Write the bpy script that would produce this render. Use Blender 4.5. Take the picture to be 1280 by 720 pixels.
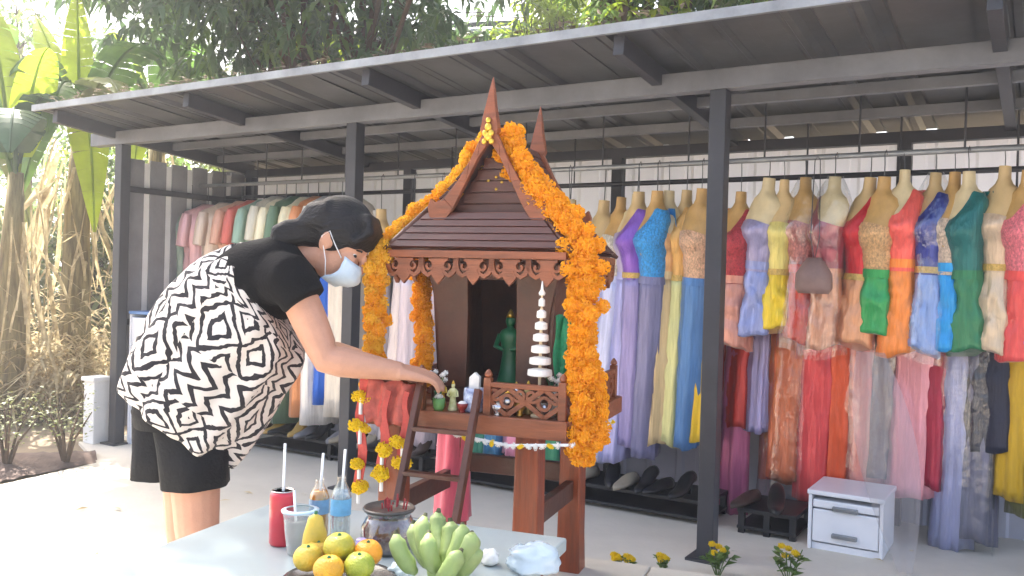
import bpy, math, random
from mathutils import Vector, Matrix, noise
random.seed(7)
R = math.radians
PI = math.pi
sc = bpy.context.scene
COL = sc.collection
for o in list(bpy.data.objects): bpy.data.objects.remove(o)

# ---------------------------------------------------------------- camera
F = 1100.0                      # focal length in pixels of the 1280 wide photograph
CAMZ = 1.22
cam = bpy.data.cameras.new('camera'); cam.sensor_width = 36.0; cam.lens = F / 1280 * 36
cam.clip_end = 400; cam.clip_start = 0.05
camo = bpy.data.objects.new('camera', cam); COL.objects.link(camo)
CM = (Matrix.Rotation(R(90 - 0.5), 4, 'X') @ Matrix.Rotation(R(1.6), 4, 'Z'))
camo.matrix_world = Matrix.Translation((0, 0, CAMZ)) @ CM
sc.camera = camo
# ---------------------------------------------------------------- sky, sun, exposure
SUN_AZ, SUN_EL = -32.0, 56.0    # azimuth measured from +Y towards +X: the sun stands behind the shed, to the left
w = bpy.data.worlds.new('World'); sc.world = w; w.use_nodes = True
wn = w.node_tree.nodes; wl = w.node_tree.links
bg = wn['Background']; bg.inputs['Strength'].default_value = 0.15
sky = wn.new('ShaderNodeTexSky'); sky.sky_type = 'NISHITA'; sky.sun_disc = False
sky.sun_elevation = R(SUN_EL); sky.sun_rotation = R(SUN_AZ); sky.dust_density = 7.0; sky.air_density = 1.0; sky.ozone_density = 1.0
wl.new(sky.outputs[0], bg.inputs['Color'])
sun = bpy.data.lights.new('sun', 'SUN'); sun.energy = 4.2; sun.angle = R(0.6); sun.color = (1.0, 0.95, 0.86)
so = bpy.data.objects.new('sun', sun); COL.objects.link(so)
sd = Vector((math.sin(R(SUN_AZ)) * math.cos(R(SUN_EL)), math.cos(R(SUN_AZ)) * math.cos(R(SUN_EL)), math.sin(R(SUN_EL))))
so.rotation_euler = (-sd).to_track_quat('-Z', 'Y').to_euler(); so.location = (0, 0, 12)
sc.view_settings.view_transform = 'Standard'; sc.view_settings.look = 'None'
sc.view_settings.gamma = 1.0; sc.view_settings.use_curve_mapping = False
sc.view_settings.exposure = 2.1
sc.cycles.max_bounces = 8; sc.cycles.transparent_max_bounces = 12

# ---------------------------------------------------------------- pixel to direction (photo pixels, 1280 x 720)
def ray(px, py):
    d = CM.to_3x3() @ Vector((px - 640.0, 360.0 - py, -F)); return d / d.y
def W(px, py, Y): return Vector((0, 0, CAMZ)) + ray(px, py) * Y
def G(px, py, z=0.0):
    d = ray(px, py); return Vector((0, 0, CAMZ)) + d * ((z - CAMZ) / d.z)
# shed frame: u runs along the posts, v runs to the back wall
P0 = Vector((-2.74, 6.15, 0)); U = Vector((0.8534, -0.5213, 0)); V = Vector((0.5213, 0.8534, 0))
SHED_ROT = math.atan2(U.y, U.x)
def S(u, v, z=0.0): return P0 + U * u + V * v + Vector((0, 0, z))
def SV(px, py, v):              # the (u, z) where a pixel's ray meets the upright plane v
    d = ray(px, py); c = Vector((0, 0, CAMZ))
    t = (v - (c - P0).dot(V)) / d.dot(V); p = c + d * t
    return (p - P0).dot(U), p.z

# ---------------------------------------------------------------- mesh builder
class MB:
    def __init__(s): s.v = []; s.f = []; s.uv = None
    def add(s, vs, fs):
        b = len(s.v); s.v += [tuple(x) for x in vs]; s.f += [tuple(i + b for i in f) for f in fs]; return s
    def box(s, c, d, m=None):
        x, y, z = d[0] / 2, d[1] / 2, d[2] / 2; c = Vector(c)
        vs = [Vector(p) for p in ((-x,-y,-z),(x,-y,-z),(x,y,-z),(-x,y,-z),(-x,-y,z),(x,-y,z),(x,y,z),(-x,y,z))]
        if m is not None: vs = [m @ p for p in vs]
        return s.add([p + c for p in vs], [(0,3,2,1),(4,5,6,7),(0,1,5,4),(1,2,6,5),(2,3,7,6),(3,0,4,7)])
    def beam(s, a, b, wd, ht, up=(0, 0, 1)):
        a, b = Vector(a), Vector(b); d = b - a; L = d.length; d.normalize()
        x = d.cross(Vector(up)); x.normalize(); z = x.cross(d)
        m = Matrix((x, d, z)).transposed()
        return s.box((a + b) / 2, (wd, L, ht), m)
    def loft(s, rings, cap0=True, cap1=True, closed=True):
        n = len(rings[0]); b = len(s.v)
        for r in rings: s.v += [tuple(p) for p in r]
        for i in range(len(rings) - 1):
            for j in range(n if closed else n - 1):
                k = (j + 1) % n
                s.f.append((b + i*n + j, b + i*n + k, b + (i+1)*n + k, b + (i+1)*n + j))
        if cap0 and closed: s.f.append(tuple(b + j for j in range(n))[::-1])
        if cap1 and closed: s.f.append(tuple(b + (len(rings)-1)*n + j for j in range(n)))
        return s
    def tube(s, pts, rad, n=8, cap=True):
        pts = [Vector(p) for p in pts]; rings = []
        if not hasattr(rad, '__len__'): rad = [rad] * len(pts)
        ref = None
        for i, p in enumerate(pts):
            t = (pts[min(i+1, len(pts)-1)] - pts[max(i-1, 0)]).normalized()
            if ref is None:
                ref = Vector((0, 0, 1)) if abs(t.z) < 0.9 else Vector((1, 0, 0))
            x = ref - t * ref.dot(t)
            if x.length < 1e-5: x = t.orthogonal()
            x.normalize(); y = t.cross(x); ref = x
            rings.append([p + (x * math.cos(2*PI*k/n) + y * math.sin(2*PI*k/n)) * rad[i] for k in range(n)])
        return s.loft(rings, cap, cap)
    def lathe(s, prof, n=20, c=(0, 0, 0), cap=True, sx=1, sy=1):
        c = Vector(c)
        return s.loft([[c + Vector((r*math.cos(2*PI*k/n)*sx, r*math.sin(2*PI*k/n)*sy, z)) for k in range(n)] for r, z in prof], cap, cap)
    def ball(s, c, r, n=14, m=8, rot=None):
        c = Vector(c); r = r if hasattr(r, '__len__') else (r, r, r); rings = []
        for i in range(1, m):
            a = -PI/2 + PI*i/m; ring = []
            for k in range(n):
                p = Vector((math.cos(a)*math.cos(2*PI*k/n)*r[0], math.cos(a)*math.sin(2*PI*k/n)*r[1], math.sin(a)*r[2]))
                ring.append(c + (rot @ p if rot is not None else p))
            rings.append(ring)
        b = len(s.v); s.loft(rings, False, False)
        e0 = Vector((0, 0, -r[2])); e1 = Vector((0, 0, r[2]))
        if rot is not None: e0, e1 = rot @ e0, rot @ e1
        s.v += [tuple(c + e0), tuple(c + e1)]; i0 = len(s.v) - 2; i1 = i0 + 1; q = b + (m-2)*n
        for k in range(n):
            s.f.append((i0, b + (k+1) % n, b + k)); s.f.append((i1, q + k, q + (k+1) % n))
        return s
    def prism(s, poly, a, t):      # poly: list of 3d points (one plane), extruded along vector a*t
        a = Vector(a) * t; n = len(poly); vs = [Vector(p) for p in poly]
        return s.add(vs + [p + a for p in vs], [tuple(range(n))[::-1], tuple(range(n, 2*n))] + [(i, (i+1) % n, n + (i+1) % n, n + i) for i in range(n)])
    def ribbon(s, pts, wd, th, nrm):   # flat bar of rectangular section following pts; nrm = facing direction
        nrm = Vector(nrm).normalized(); pts = [Vector(p) for p in pts]; rings = []
        for i, p in enumerate(pts):
            t = (pts[min(i+1, len(pts)-1)] - pts[max(i-1, 0)]).normalized(); x = t.cross(nrm).normalized()
            wi = wd[i] if hasattr(wd, '__len__') else wd
            rings.append([p - x*wi/2 - nrm*th/2, p + x*wi/2 - nrm*th/2, p + x*wi/2 + nrm*th/2, p - x*wi/2 + nrm*th/2])
        return s.loft(rings)
    def mesh(s, name, smooth=False):
        me = bpy.data.meshes.new(name); me.from_pydata(s.v, [], s.f)
        if smooth: me.polygons.foreach_set('use_smooth', [True] * len(me.polygons))
        if s.uv:
            l = me.uv_layers.new(name='UVMap')
            for lp in me.loops: l.data[lp.index].uv = s.uv[lp.vertex_index]
        me.update(); return me
    def build(s, name, mat, parent=None, smooth=False, bevel=0, loc=None, rot=None):
        o = bpy.data.objects.new(name, s.mesh(name, smooth)); COL.objects.link(o)
        if mat: o.data.materials.append(mat)
        if parent: o.parent = parent
        if loc is not None: o.location = loc
        if rot is not None: o.rotation_euler = rot
        if bevel:
            b = o.modifiers.new('bevel', 'BEVEL'); b.width = bevel; b.segments = 2; b.limit_method = 'ANGLE'
        return o
def inst(me, name, parent, mw):
    o = bpy.data.objects.new(name, me); COL.objects.link(o); o.parent = parent; o.matrix_local = mw; return o
def tag(o, label, cat, group=None, kind=None):
    if label: o['label'] = label
    if cat: o['category'] = cat
    if group: o['group'] = group
    if kind: o['kind'] = kind
    return o
def thing(name, label, cat, loc=(0, 0, 0), rz=0, group=None, kind=None):
    o = bpy.data.objects.new(name, None); COL.objects.link(o); o.location = loc; o.rotation_euler = (0, 0, rz)
    o.empty_display_size = 0.1
    return tag(o, label, cat, group, kind)
def struct(o): o['kind'] = 'structure'; return o
def sm(a, b, x):
    t = max(0, min(1, (x - a) / (b - a))) if a != b else 0; return t*t*(3 - 2*t)
def interp(tab, x):
    for i in range(len(tab) - 1):
        if x <= tab[i+1][0] or i == len(tab) - 2:
            a, b = tab[i], tab[i+1]; t = max(0, min(1, (x - a[0]) / (b[0] - a[0]))); t = t*t*(3-2*t)*0.5 + t*0.5
            return [p + (q - p) * t for p, q in zip(a[1:], b[1:])]

# ---------------------------------------------------------------- materials
def srgb(c):
    if isinstance(c, str): c = tuple(int(c[i:i+2], 16) / 255 for i in (0, 2, 4))
    return tuple(x / 12.92 if x <= 0.04045 else ((x + 0.055) / 1.055) ** 2.4 for x in c)
MC = {}
def mat(name, col, rough=0.6, var=0.15, scale=6.0, bump=0.0, bscale=40.0, metal=0.0, sheen=0.0, transl=0.0, coat=0.0, spec=0.5, stretch=None, alpha=None, var2=None):
    if name in MC: return MC[name]
    m = bpy.data.materials.new(name); m.use_nodes = True; nt = m.node_tree; N = nt.nodes; L = nt.links
    b = N['Principled BSDF']; out = N['Material Output']
    col = srgb(col) if isinstance(col, str) else col
    tc = N.new('ShaderNodeTexCoord'); src = tc.outputs['Object']
    if stretch:
        mp = N.new('ShaderNodeMapping'); mp.inputs['Scale'].default_value = stretch; L.new(src, mp.inputs['Vector']); src = mp.outputs[0]
    nz = N.new('ShaderNodeTexNoise'); nz.inputs['Scale'].default_value = scale; nz.inputs['Detail'].default_value = 6; nz.inputs['Roughness'].default_value = 0.65
    L.new(src, nz.inputs['Vector'])
    rp = N.new('ShaderNodeValToRGB'); e = rp.color_ramp.elements
    c2 = srgb(var2) if isinstance(var2, str) else var2
    e[0].position = 0.3; e[0].color = tuple(x * (1 - var) for x in (c2 or col)) + (1,)
    e[1].position = 0.7; e[1].color = tuple(min(1, x * (1 + var)) for x in col) + (1,)
    L.new(nz.outputs['Fac'], rp.inputs['Fac']); L.new(rp.outputs[0], b.inputs['Base Color'])
    b.inputs['Roughness'].default_value = rough; b.inputs['Metallic'].default_value = metal
    b.inputs['Specular IOR Level'].default_value = spec
    if sheen: b.inputs['Sheen Weight'].default_value = sheen
    if coat: b.inputs['Coat Weight'].default_value = coat; b.inputs['Coat Roughness'].default_value = 0.1
    if bump:
        n2 = N.new('ShaderNodeTexNoise'); n2.inputs['Scale'].default_value = bscale; n2.inputs['Detail'].default_value = 5
        L.new(src, n2.inputs['Vector'])
        bp = N.new('ShaderNodeBump'); bp.inputs['Strength'].default_value = bump; bp.inputs['Distance'].default_value = 0.01
        L.new(n2.outputs['Fac'], bp.inputs['Height']); L.new(bp.outputs[0], b.inputs['Normal'])
    sh = b.outputs[0]
    if transl:
        t = N.new('ShaderNodeBsdfTranslucent'); L.new(rp.outputs[0], t.inputs['Color'])
        mx = N.new('ShaderNodeMixShader'); mx.inputs[0].default_value = transl
        L.new(b.outputs[0], mx.inputs[1]); L.new(t.outputs[0], mx.inputs[2]); sh = mx.outputs[0]
    if alpha is not None:
        t = N.new('ShaderNodeBsdfTransparent'); mx = N.new('ShaderNodeMixShader'); mx.inputs[0].default_value = alpha
        L.new(t.outputs[0], mx.inputs[1]); L.new(sh, mx.inputs[2]); sh = mx.outputs[0]
    L.new(sh, out.inputs['Surface']); MC[name] = m; return m
def clear_mat(name, tint=(0.95, 0.97, 0.97), a=0.12, rough=0.08, edge=0.55):
    if name in MC: return MC[name]
    m = bpy.data.materials.new(name); m.use_nodes = True; N = m.node_tree.nodes; L = m.node_tree.links
    out = N['Material Output']; N.remove(N['Principled BSDF'])
    t = N.new('ShaderNodeBsdfTransparent'); t.inputs[0].default_value = tint + (1,)
    g = N.new('ShaderNodeBsdfGlossy'); g.inputs['Roughness'].default_value = rough; g.inputs[0].default_value = (1, 1, 1, 1)
    lw = N.new('ShaderNodeLayerWeight'); lw.inputs[0].default_value = 0.35
    mr = N.new('ShaderNodeMapRange'); mr.inputs['To Min'].default_value = a; mr.inputs['To Max'].default_value = edge
    nz = N.new('ShaderNodeTexNoise'); nz.inputs['Scale'].default_value = 14
    tc = N.new('ShaderNodeTexCoord'); L.new(tc.outputs['Object'], nz.inputs['Vector'])
    bp = N.new('ShaderNodeBump'); bp.inputs['Strength'].default_value = 0.5; bp.inputs['Distance'].default_value = 0.02
    L.new(nz.outputs['Fac'], bp.inputs['Height']); L.new(bp.outputs[0], g.inputs['Normal'])
    mx = N.new('ShaderNodeMixShader'); L.new(lw.outputs['Facing'], mr.inputs['Value']); L.new(mr.outputs[0], mx.inputs[0])
    L.new(t.outputs[0], mx.inputs[1]); L.new(g.outputs[0], mx.inputs[2]); L.new(mx.outputs[0], out.inputs['Surface'])
    MC[name] = m; return m
M_steel = mat('charcoal_paint', '35363c', 0.45, 0.3, 3, 0.05, 60)
M_beam = mat('lit_grey_steel', '686a70', 0.4, 0.25, 3, 0.05, 60)  # lighter than the posts: the light it catches is put into the grey
M_galv = mat('galvanised', '8f9295', 0.38, 0.3, 5, 0.04, 50, metal=0.4)
M_roof = mat('roof_sheet_metal', '505153', 0.42, 0.34, 2.2, 0.08, 16, metal=0.3)
M_wallp = mat('wall_sheet_metal', 'c3c3cf', 0.5, 0.08, 3, 0.03, 20)
M_slat = mat('grey_board', '868689', 0.6, 0.15, 6, 0.1, 40)
M_white = mat('white_paint', 'e6e6e4', 0.5, 0.06, 6, 0.03, 60)
M_plas = mat('white_plastic', 'e9ebf0', 0.35, 0.04, 5)
M_black = mat('black_plastic', '1b1b1e', 0.5, 0.2, 8)
M_conc = mat('pale_concrete', 'cfc8ba', 0.75, 0.13, 1.1, 0.2, 30)
M_soil = mat('dry_soil', '8a7a64', 0.95, 0.35, 3.0, 0.8, 18)
M_bed = mat('bed_soil', '6a5a52', 0.95, 0.35, 9.0, 0.8, 30)
M_wood = mat('teak', '84380f', 0.40, 0.42, 7, 0.25, 30, stretch=(6, 6, 0.5), coat=0.15)
M_woodx = mat('teak_light', '82482a', 0.42, 0.36, 7, 0.2, 40, stretch=(0.9, 7, 7), coat=0.1)
M_woodd = mat('teak_dark', '4f2a1a', 0.45, 0.4, 7, 0.2, 40, coat=0.1)
M_rooftile = mat('roof_wood', '4e2a20', 0.42, 0.3, 10, 0.15, 40, stretch=(1, 6, 6), coat=0.15)
M_gold = mat('gold_leaf', 'd9b44a', 0.3, 0.15, 30, 0.2, 80, metal=0.8)
M_mari = mat('marigold_petals', 'ffb422', 0.7, 0.14, 30, transl=0.4)
M_mari2 = mat('marigold_petals_pale', 'ffc63a', 0.7, 0.14, 30, transl=0.4)
M_marid = mat('marigold_heart', 'd9700a', 0.8, 0.2, 30)
M_yell = mat('yellow_petals', 'f0d216', 0.7, 0.15, 30, transl=0.25)
M_skin = mat('skin', 'c4937a', 0.5, 0.09, 14, 0.12, 220, spec=0.4)
M_blackcloth = mat('black_jersey', '0b0b0e', 0.9, 0.2, 10, 0.3, 120, spec=.25)
M_shorts = mat('black_shorts', '14161b', 0.85, 0.2, 10, 0.3, 90, spec=.3)
M_hair = mat('black_hair', '0d0c10', 0.5, 0.5, 30, 0.7, 26, stretch=(1.2, 9, 4), spec=.35)
M_form = mat('tan_plastic_form', 'd0b482', 0.45, 0.1, 6)
M_hook = mat('hook_wire', '5c5e62', 0.35, 0.1, 5, metal=0.8)
M_film = clear_mat('clear_film', (0.96, 0.97, 0.97), 0.06, 0.14, 0.42)
M_glass = clear_mat('clear_glass', (0.9, 0.93, 0.92), 0.1, 0.03, 0.7)
# ================================================================ the setting
m = MB(); n = 40                                             # earth: one sheet to the horizon, slightly uneven
def gh(x, y): return -0.03 + 0.015 * noise.noise(Vector((x*0.5, y*0.5, 0)))
xs = [-100, -70, -45, -30] + [-20 + i for i in range(41)] + [30, 45, 70, 100]
ys = [-60, -25, -10] + [-4 + i * 0.8 for i in range(36)] + [30, 45, 80, 150]
m.add([(x, y, gh(x, y)) for y in ys for x in xs], [(j*len(xs)+i, j*len(xs)+i+1, (j+1)*len(xs)+i+1, (j+1)*len(xs)+i) for j in range(len(ys)-1) for i in range(len(xs)-1)])
struct(m.build('ground', M_soil, smooth=True))
m = MB()                                                     # concrete yard and shed floor
a = G(0, 606); b_ = G(122, 578); c_ = S(-0.25, -0.12); d_ = S(-0.25, 1.35); e_ = S(9, 1.35)
poly = [Vector((-3.6, -4, 0)), Vector((a.x - 0.6, 3.2, 0)), a, b_, c_, d_, e_, Vector((9, -4, 0))]
poly = [Vector((p.x, p.y, -0.09)) for p in poly]
m.prism(poly, (0, 0, 1), 0.09)
struct(m.build('pavement', M_conc))
m = MB()                                                     # planting bed beside the yard
q = [G(-60, 612, 0.0), G(0, 600, 0), G(122, 573, 0), G(112, 563, 0), G(0, 562, 0), G(-60, 562, 0)]
rings = []
nn = 26
for i in range(nn + 1):
    t = i / nn; fr = G(-90 + 212*t, 616 - 40*t); bk = G(-90 + 206*t, 566 - 3*t); row = []
    for j in range(7):
        s_ = j / 6; p = fr.lerp(bk, s_); p.z = -0.01 + 0.05*math.sin(PI*s_)*(1 + 0.8*noise.noise(p*6)) + 0.012*noise.noise(p*25)
        row.append(p)
    rings.append(row)
m.loft(rings, closed=False); struct(m.build('planting_bed', M_bed, smooth=True))

# ================================================================ the shed
shed = thing('garment_shed', 'open fronted charcoal steel shed with ribbed grey metal roof sheltering hanging dresses', 'shed', P0, SHED_ROT)
def lp(u, v, z): return Vector((u, v, z))
UMAX = 6.62; BV = 1.22
def rz(v): return 2.212 - 0.095 * v
for u in (0.0, 2.135, 4.27, 6.40):
    MB().box((u, 0, 1.045), (0.075, 0.075, 2.09)).build('post', M_steel, shed, bevel=0.004)
    MB().box((u, 0, 0.006), (0.15, 0.15, 0.012)).build('base_plate', M_steel, shed)
for u in (0.0, 1.62, 3.25, 4.88, 6.40):
    MB().box((u, BV - 0.06, 1.0), (0.07, 0.06, 2.0)).build('post', M_steel, shed, bevel=0.003)
MB().box((3.15, 0, 2.135), (6.95, 0.075, 0.09)).build('front_beam', M_beam, shed, bevel=0.004)
MB().box((3.15, BV - 0.06, 2.02), (6.9, 0.06, 0.06)).build('rear_beam', M_steel, shed, bevel=0.003)
for u in (-0.06, 1.24, 2.6, 3.98, 5.36, 6.5):
    MB().beam((u, -0.46, rz(-0.46) - 0.043), (u, BV, rz(BV) - 0.043), 0.05, 0.082).build('rafter', M_steel, shed, bevel=0.003)
for v in (0.45, 0.86):
    MB().box((3.2, v, rz(v) - 0.030), (6.75, 0.04, 0.05)).build('purlin', M_beam, shed, bevel=0.002)
MB().box((3.2, -0.511, rz(-0.511) + 0.009), (6.86, 0.02, 0.040)).build('edge_trim', M_galv, shed)
# ribbed roof sheets, each 0.76 m wide, ribs front to back
def sheet(width, pitch, rw, rh):
    prof = []; x = 0.0
    while x < width - 1e-6:
        if rh > .02: prof += [(x, 0), (x + .030, 0), (x + .036, .005), (x + .048, .005), (x + .054, 0)]
        prof += [(x, 0) if rh <= .02 else (x + .055, 0), (x + pitch*0.5 - rw*0.75, 0), (x + pitch*0.5 - rw*0.4, rh), (x + pitch*0.5 + rw*0.4, rh), (x + pitch*0.5 + rw*0.75, 0)]
        x += pitch
    prof.append((width, 0)); return prof
pr = sheet(0.76, 0.253, 0.06, 0.026)
for k in range(9):
    m = MB(); u0 = -0.2 + 0.757 * k; dz = 0.004 if k % 2 else 0.0
    rows = []
    for i in range(7):
        v = -0.50 + (BV + 0.2 + 0.50) * i / 6; sag = 0.004 * noise.noise(Vector((k*3.1, v*2, 0)))
        rows.append([lp(u0 + x, v, rz(v) + z + dz + sag) for x, z in pr])
    m.loft(rows, closed=False); o = m.build('roof_sheet', M_roof, shed)
    sl = o.modifiers.new('thickness', 'SOLIDIFY'); sl.thickness = 0.0025; sl.offset = 1
M_glow = mat('added_translucent_white', 'eeecf0', 0.4, 0.05, 4, transl=0.75)  # translucent upper band, added so the wall glows behind the torso forms
pw = sheet(0.76, 0.19, 0.04, 0.018)
for k in range(9):
    m = MB(); u0 = -0.02 + 0.757 * k; dy = 0.003 if k % 2 else 0
    m.loft([[lp(u0 + x, BV + 0.003 + dy - z + 0.02, zz) for x, z in pw] for zz in (-0.02, 0.8, 1.5)], closed=False)
    o = m.build('wall_panel', M_wallp, shed); sl = o.modifiers.new('thickness', 'SOLIDIFY'); sl.thickness = 0.002
    m = MB()
    m.loft([[lp(u0 + x, BV + 0.008 + dy - z*0.6 + 0.02, zz) for x, z in pw] for zz in (1.47, 1.7, 2.035)], closed=False)
    m.build('added_glow_panel', M_glow, shed)
# left end wall: upright grey boards; white strips stand in for daylight through the gaps
for i in range(6):
    v = 0.14 + i * 0.185
    MB().box((-0.055, v, 1.06 + 0.004*(i % 2)), (0.018, 0.135, 1.9)).build('wall_board', M_slat, shed, bevel=0.002)
    MB().box((-0.058, v + 0.0925, 1.05), (0.014, 0.047, 1.88)).build('gap_light_strip', M_white, shed, bevel=0.002)
MB().box((-0.03, 0.59, 1.79), (0.03, 1.15, 0.04)).build('wall_rail', M_steel, shed)
MB().box((-0.03, 0.59, 0.85), (0.03, 1.15, 0.04)).build('wall_rail', M_steel, shed)

# clothes rails
def rail(v, z, u0, u1, r, mt, label, drops, cat='clothes rail'):
    t = thing('clothes_rail', label, cat, S(0, v, 0), SHED_ROT, 'clothes rails under the shed roof')
    MB().tube([(u0, 0, z), ((u0+u1)/2, 0, z - 0.004), (u1, 0, z)], r, 10).build('bar', mt, t, smooth=True)
    for u in drops: MB().tube([(u, 0, z), (u, 0, rz(v) + 0.004)], 0.005, 6).build('hanging_rod', M_steel, t)
    return t
RZ = 1.865; RV = 0.62
rail(RV, RZ, 0.05, 6.5, 0.014, M_galv, 'bright galvanised front rail carrying the tan torso forms', [0.3, 0.75, 1.1, 1.5, 1.95, 2.4, 2.9, 3.4, 3.9, 4.3, 4.75, 5.2, 5.6, 6.0, 6.35])
rail(0.86, 1.80, 0.05, 6.5, 0.014, M_steel, 'dark upper rear rail just behind the torso forms', [0.4, 1.3, 2.2, 3.1, 3.99, 4.9, 5.8, 6.4])

# things standing at the back of the shed floor
def box_thing(name, label, cat, loc, rz_, parts, group=None):
    t = thing(name, label, cat, loc, rz_, group)
    for nm, c, d, mt, bv in parts: MB().box(c, d).build(nm, mt, t, bevel=bv)
    return t
def drawers(label, loc, w_, d_, hs, topmat, rot=SHED_ROT):
    t = thing('drawer_cabinet', label, 'cabinet', loc, rot); z = 0.03
    H = sum(hs) + 0.05
    for sx in (-1, 1): MB().box((sx*(w_/2 - 0.008), 0, H/2), (0.016, d_, H)).build('side_panel', M_plas, t, bevel=0.003)
    MB().box((0, d_/2 - 0.008, H/2), (w_ - 0.034, 0.014, H - 0.004)).build('back_panel', M_plas, t)
    MB().box((0, 0, H + 0.012), (w_ + 0.012, d_ + 0.012, 0.022)).build('top', topmat, t, bevel=0.005)
    MB().box((0, 0, 0.015), (w_ - 0.036, d_ - 0.03, 0.03)).build('base', M_plas, t)
    for h in hs:
        dr = MB().box((0, -0.006, z + h/2 + 0.003), (w_ - 0.038, d_ - 0.02, h - 0.008)).build('drawer', M_plas, t, bevel=0.006)
        MB().box((0, -d_/2 - 0.006, z + h*0.30), (w_*0.34, 0.022, 0.02)).build('handle', M_galv, dr, bevel=0.004)
        z += h
    return t
p = G(1053, 695); uu = (p - P0).dot(U); vv = (p - P0).dot(V)
drawers('small white plastic drawer cabinet on the shed floor below the pink skirts', S(uu, vv + 0.2, 0), 0.33, 0.34, [0.16, 0.045], M_plas)
drawers('tall white drawer cabinet with blue top against the slatted end wall', S(0.24, 0.24, 0), 0.36, 0.40, [0.22, 0.22, 0.22, 0.2], mat('blue_plastic', '5f83b4', 0.4, 0.1, 6))
p = G(134, 558)
o = MB().box((0, 0, 0.22), (0.12, 0.12, 0.44)).box((0, 0, 0.45), (0.15, 0.15, 0.03)).build('concrete_pillar', M_white, None, bevel=0.006, loc=S(-0.145, -0.06, -0.0), rot=(0, 0, SHED_ROT))
tag(o, 'low white painted concrete pillar beside the corner shed post', 'pillar')
# shoe shelves along the wall, shoes on them
def shelf(u0, u1, label):
    t = thing('shoe_shelf', label, 'shelf', S((u0+u1)/2, RV + 0.05, 0), SHED_ROT, 'low black shoe shelves')
    L = u1 - u0
    MB().box((0, 0, 0.115), (L, 0.34, 0.02)).build('board', M_black, t, bevel=0.003)
    MB().box((0, 0, 0.03), (L, 0.34, 0.016)).build('board', M_black, t, bevel=0.003)
    for x in (-L/2 + 0.02, 0, L/2 - 0.02):
        for y in (-0.15, 0.15): MB().box((x, y, 0.053), (0.03, 0.03, 0.106)).build('leg', M_black, t)
shelf(0.75, 2.3, 'low black shoe shelf behind the bending woman'); shelf(2.45, 4.1, 'low black shoe shelf behind the wooden spirit house'); shelf(4.25, 4.54, 'low black shoe shelf beside the small drawer cabinet')
shelf(5.62, 6.45, 'low black shoe shelf under the gold skirt and carton')
def shoe_mesh(heel, name):
    m = MB(); rings = []
    for i in range(9):
        t = i / 8; x = t * 0.235; wd = 0.030 + 0.012*math.sin(PI*min(1, t*1.15))- (0.024*sm(0.82, 1, t)); top = 0.065 - 0.03*sm(0.2, 0.75, t) - 0.012*sm(0.8, 1, t); lift = heel*(1 - sm(0.1, 0.6, t))
        rings.append([Vector((x, wd*math.cos(a), lift + max(0, (0.5 + 0.5*math.sin(a))) * top + 0.004)) for a in [2*PI*k/12 for k in range(12)]])
    m.loft(rings)
    if heel > 0.02: m.lathe([(0.009, 0.0), (0.012, heel + 0.012)], 8, (0.025, 0, 0))
    return m.mesh(name, True)
SH0 = shoe_mesh(0.05, 'heeled_shoe'); SH1 = shoe_mesh(0.0, 'flat_shoe')
shc = [('black', '18181a'), ('silver', '7d7d82'), ('dark brown', '3a2a22'), ('cream', '9a8f7c'), ('gold', 'b29352')]
k = 0; SHL = set(); prev = ''
for (u0, u1) in ((0.8, 2.25), (2.5, 4.05), (4.3, 4.47)):
    u = u0
    where = {0.8: 'behind the woman', 2.5: 'behind the spirit house', 4.3: 'near the drawer cabinet'}[u0]
    while u < u1:
        cn, cc = shc[(k*7 + k//3) % 5] if k % 3 else shc[0]; heel = k % 2 == 0
        me = (SH0 if heel else SH1).copy(); me.materials.append(mat('shoe_' + cn, cc, 0.35, 0.1, 10))
        o = bpy.data.objects.new('heeled_shoe' if heel else 'flat_shoe', me); COL.objects.link(o)
        o.location = S(u, RV + 0.02 + 0.02*random.random(), 0.1255); o.rotation_euler = (0, 0, SHED_ROT - PI/2 + random.uniform(-0.3, 0.3))
        nm = '%s %s' % (cn, 'heeled shoe' if heel else 'flat shoe')
        lb = '%s on the low shelf %s' % (nm, where) if u != u0 else '%s at the end of the low shelf %s' % (nm, where)
        if lb in SHL: lb = '%s beside a %s on the low shelf %s' % (nm, prev, where)
        SHL.add(lb); prev = nm
        tag(o, lb, 'shoe', 'shoes on the low shelves')
        u += random.uniform(0.085, 0.13); k += 1
box_thing('storage_carton', 'pale carton box standing on the black shelf under the dark skirts', 'box', S(5.95, RV + 0.04, 0.1255), SHED_ROT + 0.1,
    [('body', (0, 0, 0.075), (0.26, 0.2, 0.15), mat('pale_card', 'b9b6b4', 0.8, 0.1, 6), 0.003), ('lid_flap', (0, 0, 0.154), (0.265, 0.205, 0.012), M_plas, 0.002), ('printed_label', (0.03, -0.1015, 0.07), (0.1, 0.002, 0.05), M_black, 0)])
# ================================================================ garments
M_forms = [M_form, mat('tan_form_pale', 'd8c79e', 0.42, 0.12, 9, 0.05, 60), mat('tan_form_dark', 'c09a5e', 0.42, 0.18, 9, 0.05, 60)]
def brocade(c):
    return mat('brocade_' + c, c, 0.38, 0.5, 70, 0.6, 90, metal=0.25, sheen=0.2)
def silk(c, film=False):
    return mat('silk_' + c + ('_f' if film else ''), c, 0.30, 0.14, 11, 0.5, 16, metal=0.30, sheen=0.2, stretch=(3.5, 3.5, 0.5), coat=0.25 if film else 0.0)
TOR = [(0, .040, .040, 0), (.055, .044, .043, 0), (.078, .066, .05, 0), (.10, .118, .058, 0), (.135, .150, .068, 0), (.20, .142, .092, -.020), (.27, .136, .112, -.034), (.35, .118, .088, -.010), (.45, .108, .078, 0), (.53, .122, .09, 0), (.7, .135, .1, 0)]
def tpoint(d, th, off=0.0):
    a, b, y = interp(TOR, d); return Vector(((a + off) * math.cos(th), y + (b + off) * math.sin(th), -d))
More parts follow.
